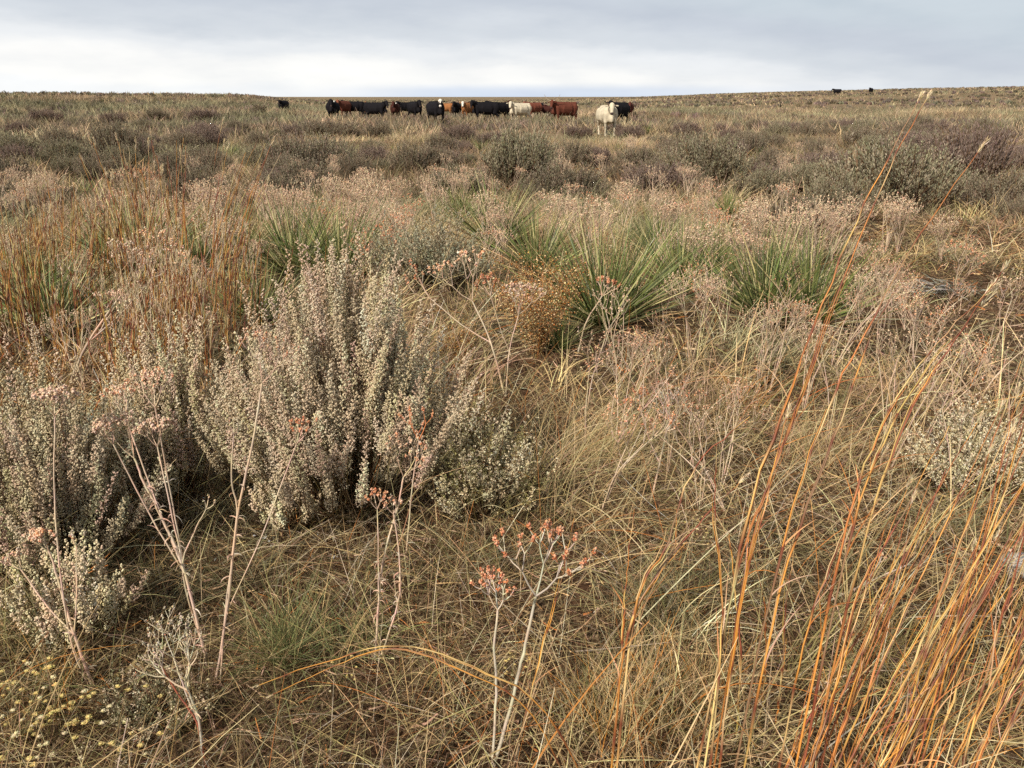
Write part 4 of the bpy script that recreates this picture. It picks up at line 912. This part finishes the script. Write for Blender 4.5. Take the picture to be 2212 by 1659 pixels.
tussock((540, 1240), 260, (.12, .30), [OLIVE * .8, GREYG * .8, BROWN, STRAW], [3, 3, 3, 1], 'dark olive grass tussock in the shade left of the small front sprig', w=.0016, spread=.09, tilt=(.1, 1.2))
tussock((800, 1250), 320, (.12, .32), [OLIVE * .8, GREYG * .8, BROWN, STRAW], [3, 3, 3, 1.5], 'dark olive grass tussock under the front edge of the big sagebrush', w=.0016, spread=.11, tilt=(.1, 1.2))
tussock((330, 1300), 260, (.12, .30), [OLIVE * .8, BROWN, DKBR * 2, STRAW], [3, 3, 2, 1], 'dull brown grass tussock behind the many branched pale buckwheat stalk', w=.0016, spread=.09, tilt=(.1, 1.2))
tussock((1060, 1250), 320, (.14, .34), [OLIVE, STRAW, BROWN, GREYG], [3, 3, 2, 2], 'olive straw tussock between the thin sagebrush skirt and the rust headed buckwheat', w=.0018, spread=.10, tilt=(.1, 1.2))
# bleached chips and pale stone
def stone():
    g = at(2205, 1235); r = bmesh.new(); bmesh.ops.create_icosphere(r, subdivisions=4, radius=1)
    for v in r.verts:
        n_ = fbm(v.co.x * 2 + 5 + v.co.z, v.co.y * 2 + v.co.z * 1.7, 4); v.co = v.co * (0.75 + .5 * float(n_)); v.co = Vector((v.co.x * .085, v.co.y * .06, v.co.z * .045))
    me = bpy.data.meshes.new('stone'); r.to_mesh(me); r.free()
    m = bpy.data.materials.new('pale_limestone'); m.use_nodes = True; t = m.node_tree; p = t.nodes['Principled BSDF']; n = t.nodes.new('ShaderNodeTexNoise'); n.inputs['Scale'].default_value = 30; n.inputs['Detail'].default_value = 6
    c = t.nodes.new('ShaderNodeValToRGB'); c.color_ramp.elements[0].position = .35; c.color_ramp.elements[0].color = (.14, .13, .12, 1); c.color_ramp.elements[1].position = .6; c.color_ramp.elements[1].color = (.48, .46, .45, 1)
    t.links.new(n.outputs[0], c.inputs[0]); t.links.new(c.outputs[0], p.inputs['Base Color']); p.inputs['Roughness'].default_value = .9
    b = t.nodes.new('ShaderNodeBump'); b.inputs['Strength'].default_value = .7; b.inputs['Distance'].default_value = .01; t.links.new(n.outputs[0], b.inputs['Height']); t.links.new(b.outputs[0], p.inputs['Normal'])
    me.materials.append(m); o = bpy.data.objects.new('stone', me); COL.objects.link(o); o.location = g + Vector((0, 0, .02)); tag(o, 'pale grey weathered stone half hidden by grass at the right edge', 'stone')
stone()
def chips():
    A = Acc(); n = 0
    P = []
    for x, y, m, s in ((600, 1180, 26, .09), (400, 1110, 22, .07), (550, 1060, 14, .05), (700, 1230, 16, .08), (350, 1180, 10, .05)):
        g = at(x, y)
        for i in range(m): q = g + Vector((random.gauss(0, s), random.gauss(0, s), 0)); P.append((q.x, q.y, z_at(q.x, q.y) + random.uniform(.0, .05)))
    P = np.array(P); leaves(A, P, rand_dirs(len(P)) * [1, 1, .4], rng.uniform(.006, .018, len(P)), rng.uniform(.004, .009, len(P)), vary([.62, .63, .64], len(P), .1, .02))
    o = A.obj('bleached_leaf_litter', M_LEAF); tag(o, 'small white bleached leaf scraps scattered in the dark gaps under the sagebrush', 'litter', kind='stuff')
chips()

# ------------------------------------------------------------------ cattle
def ico(sub=2):
    b = bmesh.new(); bmesh.ops.create_icosphere(b, subdivisions=sub, radius=1); V = np.array([v.co[:] for v in b.verts]); F = np.array([[v.index for v in f.verts] for f in b.faces]); b.free(); return V, F
IV, IF = ico(2)
def cow_body(head_yaw=0.0, head_drop=0.0, body_bend=0.0, walk=0.0, fat=1.0):
    """standing beef cow facing -Y, one continuous voxel-fused skin. returns mesh, head frame"""
    B = []
    def chain(a, b, ra, rb, n=9):
        a, b, ra, rb = map(np.array, (a, b, ra, rb))
        for i in range(n):
            t = i / (n - 1); B.append((a + (b - a) * t, ra + (rb - ra) * t))
    f = fat
    chain((0, -.52, .98), (0, -.15, .90), (.27 * f, .22, .36), (.34 * f, .25, .40), 5)
    chain((0, -.15, .90), (0, .35, .88), (.36 * f, .25, .41), (.36 * f, .25, .40), 6)
    chain((0, .35, .90), (0, .78, .98), (.34 * f, .24, .38), (.25, .20, .30), 6)
    chain((0, -.50, 1.18), (0, .80, 1.20), (.13, .2, .15), (.18, .18, .12), 9)          # back line
    chain((.0, .62, 1.08), (0, .86, 1.0), (.26, .16, .24), (.18, .12, .22), 3)           # rump
    chain((0, -.60, .80), (0, -.78, .72), (.17, .16, .22), (.09, .1, .14), 4)            # brisket
    for s in (-1, 1):
        w = walk * s
        chain((s * .20, -.50, .95), (s * .20, -.52, .66), (.13, .19, .22), (.10, .12, .14), 5)
        chain((s * .20, -.52, .66), (s * .185, -.52 - w * .5, .42), (.085, .10, .1), (.062, .068, .06), 7)
        chain((s * .185, -.52 - w * .5, .42), (s * .18, -.51 - w * .6, .10), (.05, .052, .05), (.043, .046, .05), 8)
        chain((s * .18, -.51 - w * .6, .11), (s * .18, -.54 - w * .6, .03), (.05, .055, .04), (.06, .075, .03), 3)
        chain((s * .21, .70, .95), (s * .21, .60, .66), (.15, .24, .26), (.11, .17, .16), 5)
        chain((s * .21, .60, .66), (s * .20, .84 + w * .3, .47), (.085, .13, .11), (.055, .075, .07), 7)
        chain((s * .20, .84 + w * .3, .47), (s * .19, .76 + w * .4, .12), (.046, .055, .06), (.043, .046, .05), 8)
        chain((s * .19, .76 + w * .4, .12), (s * .19, .72 + w * .4, .03), (.05, .055, .04), (.06, .075, .03), 3)
    # tail
    chain((0, .93, 1.12), (0, .99, .95), (.035, .04, .05), (.026, .026, .05), 5); chain((0, .99, .95), (0, 1.0, .55), (.024, .024, .05), (.03, .03, .06), 10); chain((0, 1.0, .55), (0, .99, .38), (.045, .04, .07), (.02, .02, .05), 4)
    # neck and head; the head turns about the vertical by head_yaw
    nb = np.array([0, -.55, 1.10]); cy, sy = math.cos(head_yaw * .55), math.sin(head_yaw * .55)
    poll = nb + np.array([sy * .45, -cy * .45, .24 - head_drop])
    chain(nb, poll + [0, 0, -.04], (.18, .2, .27), (.115, .12, .15), 8)
    cy, sy = math.cos(head_yaw), math.sin(head_yaw)
    fwd = np.array([sy, -cy, 0.0]); side = np.array([cy, sy, 0.0]); dn = np.array([0, 0, -1.0])
    hd = nrm(fwd * .62 + dn * .78)
    chain(poll, poll + hd * .20, (.115, .115, .10), (.105, .105, .10), 4)
    chain(poll + hd * .20, poll + hd * .42, (.095, .10, .10), (.07, .07, .075), 5)
    chain(poll + hd * .40, poll + hd * .47, (.075, .07, .065), (.07, .06, .055), 3)
    chain(poll + fwd * -.02 + hd * .12 - hd * .02 + dn * .10 - fwd * .02, poll + hd * .34 + dn * .05 - fwd * .03, (.06, .07, .07), (.045, .05, .05), 4)
    for s in (-1, 1):
        e0 = poll + side * s * .10 + hd * .03 - fwd * .02; e1 = poll + side * s * .25 + hd * .055 - fwd * .03
        chain(e0, e1, (.035, .03, .035), (.05, .028, .045), 4); chain(e1, e1 + side * s * .04 + dn * .01, (.04, .02, .035), (.018, .012, .015), 3)
    Vs, Fs, n = [], [], 0
    for c, r in B:
        Vs.append(IV * r + c); Fs.append(IF + n); n += len(IV)
    V = np.concatenate(Vs); F = np.concatenate(Fs)
    me = bpy.data.meshes.new('tmp'); me.from_pydata(V.tolist(), [], F.tolist())
    o = bpy.data.objects.new('tmp', me); COL.objects.link(o)
    m = o.modifiers.new('r', 'REMESH'); m.mode = 'VOXEL'; m.voxel_size = .021; m.use_smooth_shade = True
    m = o.modifiers.new('s', 'SMOOTH'); m.factor = .5; m.iterations = 4
    dg = bpy.context.evaluated_depsgraph_get(); ev = o.evaluated_get(dg)
    res = bpy.data.meshes.new_from_object(ev)
    bpy.data.objects.remove(o); bpy.data.meshes.remove(me)
    return res, dict(poll=poll, fwd=fwd, side=side, hd=hd)
M_COAT = plant_mat('cattle_coat', 0.0, 0.85, 0.08, 0.08)
def simple(name, c, rough=.6):
    m = bpy.data.materials.new(name); m.use_nodes = True; p = m.node_tree.nodes['Principled BSDF']
    n = m.node_tree.nodes.new('ShaderNodeTexNoise'); n.inputs['Scale'].default_value = 20
    r = m.node_tree.nodes.new('ShaderNodeValToRGB'); r.color_ramp.elements[0].color = (*[q * .75 for q in c], 1); r.color_ramp.elements[1].color = (*[min(1, q * 1.2) for q in c], 1)
    m.node_tree.links.new(n.outputs[0], r.inputs[0]); m.node_tree.links.new(r.outputs[0], p.inputs['Base Color']); p.inputs['Roughness'].default_value = rough; return m
M_HORN = simple('horn', (.30, .24, .17), .4); M_EYE = simple('dark_eye', (.012, .01, .008), .15); M_TAGW = simple('white_ear_tag', (.7, .7, .66), .5); M_TAGY = simple('yellow_ear_tag', (.75, .42, .06), .5)
BLK = np.array([.010, .009, .011]); RED = np.array([.105, .036, .024]); TAN = np.array([.24, .105, .045]); CRM = np.array([.52, .46, .35]); DRD = np.array([.055, .020, .016]); WHT = np.array([.62, .57, .50])
poses = {}
def get_pose(k):
    if k not in poses: poses[k] = cow_body(*k)
    return poses[k]
def cow(label, px, top, Y, face, yaw=0.0, coat=BLK, face_col=None, horns=0, tagc=None, drop=0.0, walk=0.0, scale=1.0, fat=1.0, points=None):
    fat = fat * 1.16
    """px, top: where the back stands in the photograph; Y distance; face: body heading in degrees (0 = towards the camera, + = to the picture's left)"""
    me, fr = get_pose((R(yaw), drop, 0.0, walk, fat)); me = me.copy(); me.name = 'body'
    n = len(me.vertices); co = np.zeros(n * 3); me.vertices.foreach_get('co', co); co = co.reshape(-1, 3)
    col = np.repeat(coat[None], n, 0) * np.exp(.18 * (fbm(co[:, 1] * 6 + co[:, 0] * 3, co[:, 2] * 6, 3)[:, None] - .5) * 2)
    rel = co - fr['poll']; al = rel @ fr['hd']; sd_ = np.abs(rel @ fr['side']); ax = rel @ fr['fwd']; hz = rel @ np.cross(fr['side'], fr['hd'])
    inhead = (al > -.14) & (al < .6) & (np.linalg.norm(rel - al[:, None] * fr['hd'], axis=1) < .17)
    if face_col is not None:
        m = inhead & (sd_ < .115) & (ax > -.06 + 0 * al); col[m] = face_col
        if face_col is WHT and coat is BLK: col[m & (al > .10) & (al < .30) & (sd_ > .035)] = BLK; col[m & (al > .22) & (al < .34)] = BLK
    ear = inhead & (sd_ > .125)
    if points is not None: col[ear] = points
    muzz = (al > .43) & inhead; col[muzz] = np.array([.05, .035, .032]) if coat is not CRM or points is not None else np.array([.32, .2, .16])
    if coat is CRM: col[(co[:, 2] < .62) & (np.abs(co[:, 0]) < .16) & (co[:, 1] < -.4)] *= .45  # shade under the brisket and between the forelegs, put into the coat colour
    col[co[:, 2] < .045] = BLK * 1.5
    a_ = me.attributes.new('col', 'FLOAT_COLOR', 'POINT'); a_.data.foreach_set('color', np.concatenate([col, np.ones((n, 1))], 1).astype(np.float32).ravel())
    me.materials.clear(); me.materials.append(M_COAT); me.polygons.foreach_set('use_smooth', np.ones(len(me.polygons), bool))
    q = pt(px, top, Y); g = Vector((q.x, q.y, z_at(q.x, q.y)))
    hgt = q.z - g.z; s = hgt / 1.33 * scale
    s = min(max(s, .6), 1.12)
    towards = math.atan2(q.x, q.y)                      # heading of the line of sight
    r = empty('cow', (g.x, g.y, g.z - .0), -towards - R(face), s); tag(r, label, 'cow', 'cattle herd')
    b = bpy.data.objects.new('body', me); COL.objects.link(b); b.parent = r
    A = Acc()
    for s_ in (-1, 1):
        E = Acc(); c = fr['poll'] + fr['side'] * s_ * .098 + fr['hd'] * .155 + fr['fwd'] * .035; E.add(IV * .021 + c, IF, np.array([[.01, .01, .01]])); E.obj('eye', M_EYE, r, True)
    if horns:
        for s_ in (-1, 1):
            H = Acc(); p0 = fr['poll'] + fr['side'] * s_ * .07 + np.array([0, 0, .06]); u = np.linspace(0, 1, 9)[:, None]
            P = p0 + fr['side'] * s_ * horns * (u * .9) + np.array([0, 0, 1]) * horns * (.75 * u ** 2.4 - .02) + fr['fwd'] * .12 * horns * u
            tubes(H, P[None], np.linspace(.032, .010, 9)[None], np.array([.3, .25, .2]), 8); H.obj('horn', M_HORN, r, True)
    if tagc is not None:
        T = Acc(); c = fr['poll'] + fr['side'] * .22 + fr['fwd'] * .03 - np.array([0, 0, .07]); sz = .045
        box = np.array([[x, y, z] for x in (-1, 1) for y in (-.12, .12) for z in (-1, 1)]) * sz
        M = np.stack([fr['side'], fr['fwd'], [0, 0, 1]]); T.add(box @ M + c, np.array([[0, 1, 3, 2], [4, 6, 7, 5], [0, 4, 5, 1], [2, 3, 7, 6], [0, 2, 6, 4], [1, 5, 7, 3]]), np.array([[.7, .7, .7]])); T.obj('ear_tag', tagc, r)
    return r
c22 = lambda x: x / 1.1302
cow('lone black cow standing apart at the left of the herd', c22(690), c22(245), 72, 28, 20)
cow('broad black cow facing the camera at the left end of the main row', c22(811), c22(245), 57, 8, 10, tagc=M_TAGW, fat=1.12)
cow('red brown cow peering out behind the leftmost black cow of the row', c22(836), c22(246), 62, 30, 30, coat=RED, face_col=np.array([.2, .08, .05]))
cow('black cow standing broadside just right of the leftmost red brown head', c22(860), c22(247), 63, 78, 60, tagc=M_TAGW)
cow('black cow half hidden behind the second broadside one', c22(888), c22(249), 66, 30, -20)
cow('tan brown calf showing only its head between two black cows', c22(896), c22(250), 70, 10, 0, coat=TAN)
cow('black cow standing side on with its head to the right', c22(918), c22(249), 58, -62, -50, tagc=None)
cow('dark red cow facing the camera left of the tight black trio', c22(964), c22(250), 60, 5, -8, coat=DRD, tagc=M_TAGW)
cow('black cow behind the right shoulder of the dark red one', c22(988), c22(249), 64, 60, 50)
cow('sturdy black cow at the right of the tight trio', c22(1013), c22(247), 58, -20, -10)
cow('black cow with a white blaze face standing forward of the row', c22(1064), c22(246), 50, -20, -22, face_col=WHT, walk=.18, tagc=None)
cow('orange brown calf behind the white faced black cow', c22(1090), c22(252), 64, -60, 0, coat=TAN * 1.1)
cow('black cow facing the camera beside the white faced tan one', c22(1114), c22(250), 60, 8, -15)
cow('tan cow with a white face looking at the camera', c22(1143), c22(250), 60, 34, 30, coat=TAN, face_col=WHT)
cow('long black cow standing broadside near the middle of the herd', c22(1184), c22(248), 54, 82, 70)
cow('black cow joining behind the rump of the long black one', c22(1215), c22(249), 57, 50, -30)
cow('dark brown black cow beside the cream one', c22(1238), c22(248), 60, -10, -5, coat=DRD * .7)
cow('cream cow with its round rump to the right in the herd', c22(1268), c22(251), 54, 48, 42, coat=CRM, fat=1.1, points=BLK * 3)
cow('red brown cow with upright horns behind the cream one', c22(1302), c22(250), 61, 40, -30, coat=RED * 1.5, horns=.3)
cow('black cow hidden behind the upright horned red brown one', c22(1314), c22(251), 66, 30, 0)
cow('small dark brown calf low in the brush', c22(1332), c22(257), 62, 80, 40, coat=DRD, scale=.85)
cow('second dark brown calf resting beside the longhorn', c22(1345), c22(257), 64, 60, 40, coat=DRD * .8, scale=.85)
cow('big red longhorn standing side on with wide horns', c22(1376), c22(248), 51, 56, 45, coat=RED, horns=.46)
cow('white cow with dark ears standing nearest of the herd, facing the camera', c22(1484), c22(256), 38.5, -14, -14, coat=CRM, points=DRD * 1.4, walk=.1, fat=1.1)
cow('black cow standing right behind the nearest white one', c22(1509), c22(249), 48, 32, 30)
cow('dark red horned cow at the right end of the herd', c22(1538), c22(251), 62, 0, 0, coat=DRD * 1.5, horns=.2)
for px, gy, f_, lab in ((1807, 205.5, 75, 'far off black cow on the right hand rise, the left one of two'), (1880, 203.5, 15, 'far off black cow on the right hand rise, the right one of two')):
    g = at(px, gy, 600)
    cow(lab, px, 209, g.y, f_, 0); o = [q for q in COL.objects if q.get('label') == lab][0]; o.location = g; o.scale = (1, 1, 1)

# ------------------------------------------------------------------ labels for the many plants
LAND += [(at(690, 600).x, at(690, 600).y, 'the paired yuccas'), (at(1300, 715).x, at(1300, 715).y, 'the largest yucca'), (at(1740, 715).x, at(1740, 715).y, 'the yucca by the sandy patch'), (at(2035, 650).x, at(2035, 650).y, 'the collapsed grey yucca'),
         (at(322, 690).x, at(322, 690).y, 'the tallest left bluestem'), (at(1315, 295).x, at(1315, 295).y, 'the nearest white cow'), (at(940, 262).x, at(940, 262).y, 'the white faced black cow'), (at(608, 245).x, at(608, 245).y, 'the lone black cow'), (at(1215, 445).x, at(1215, 445).y, 'the dark central shrub'),
         (at(1925, 455).x, at(1925, 455).y, 'the big pale shrub'), (at(1807, 206).x, at(1807, 206).y, 'the two far off cows'), (at(1220, 262).x, at(1220, 262).y, 'the red longhorn'), (at(115, 735).x, at(115, 735).y, 'the left edge yucca'), (at(1160, 760).x, at(1160, 760).y, 'the golden seed bush'),
         (at(715, 262).x, at(715, 262).y, 'the leftmost row cow')]
def label_plants():
    by = {}
    for r, x, y, adj, noun, cat, group in PL:
        best = min(LAND, key=lambda l: (math.hypot(x - l[0], y - l[1])) / (1 + .25 * math.hypot(l[0], l[1])))
        a, a0 = math.atan2(x, y), math.atan2(best[0], best[1]); d, d0 = math.hypot(x, y), math.hypot(best[0], best[1])
        lr = 'right' if a > a0 else 'left'
        if abs(a - a0) < .03: rel = 'in front of' if d < d0 else 'behind'
        elif d < d0 * .75: rel = 'nearer and %s of' % lr
        elif d > d0 * 1.35: rel = 'beyond, %s of' % lr
        else: rel = lr + ' of'
        by.setdefault((adj, noun, rel, best[2]), []).append((r, x, y, cat, group))
    ords = ['leftmost', 'second leftmost', 'third leftmost', 'fourth leftmost', 'fifth leftmost', 'sixth leftmost', 'seventh leftmost', 'eighth leftmost', 'ninth leftmost', 'tenth leftmost', 'eleventh leftmost', 'twelfth leftmost']
    for (adj, noun, rel, ph), L_ in by.items():
        L_.sort(key=lambda q: math.atan2(q[1], q[2]))
        for i, (r, x, y, cat, group) in enumerate(L_):
            pre = '' if len(L_) == 1 else (ords[i] + ' ' if i < len(L_) - 1 and i < 12 else ('rightmost ' if i == len(L_) - 1 else '%dth leftmost ' % (i + 1)))
            tag(r, ('%s%s %s %s %s' % (pre, adj, noun, rel, ph)), cat, group)
label_plants()
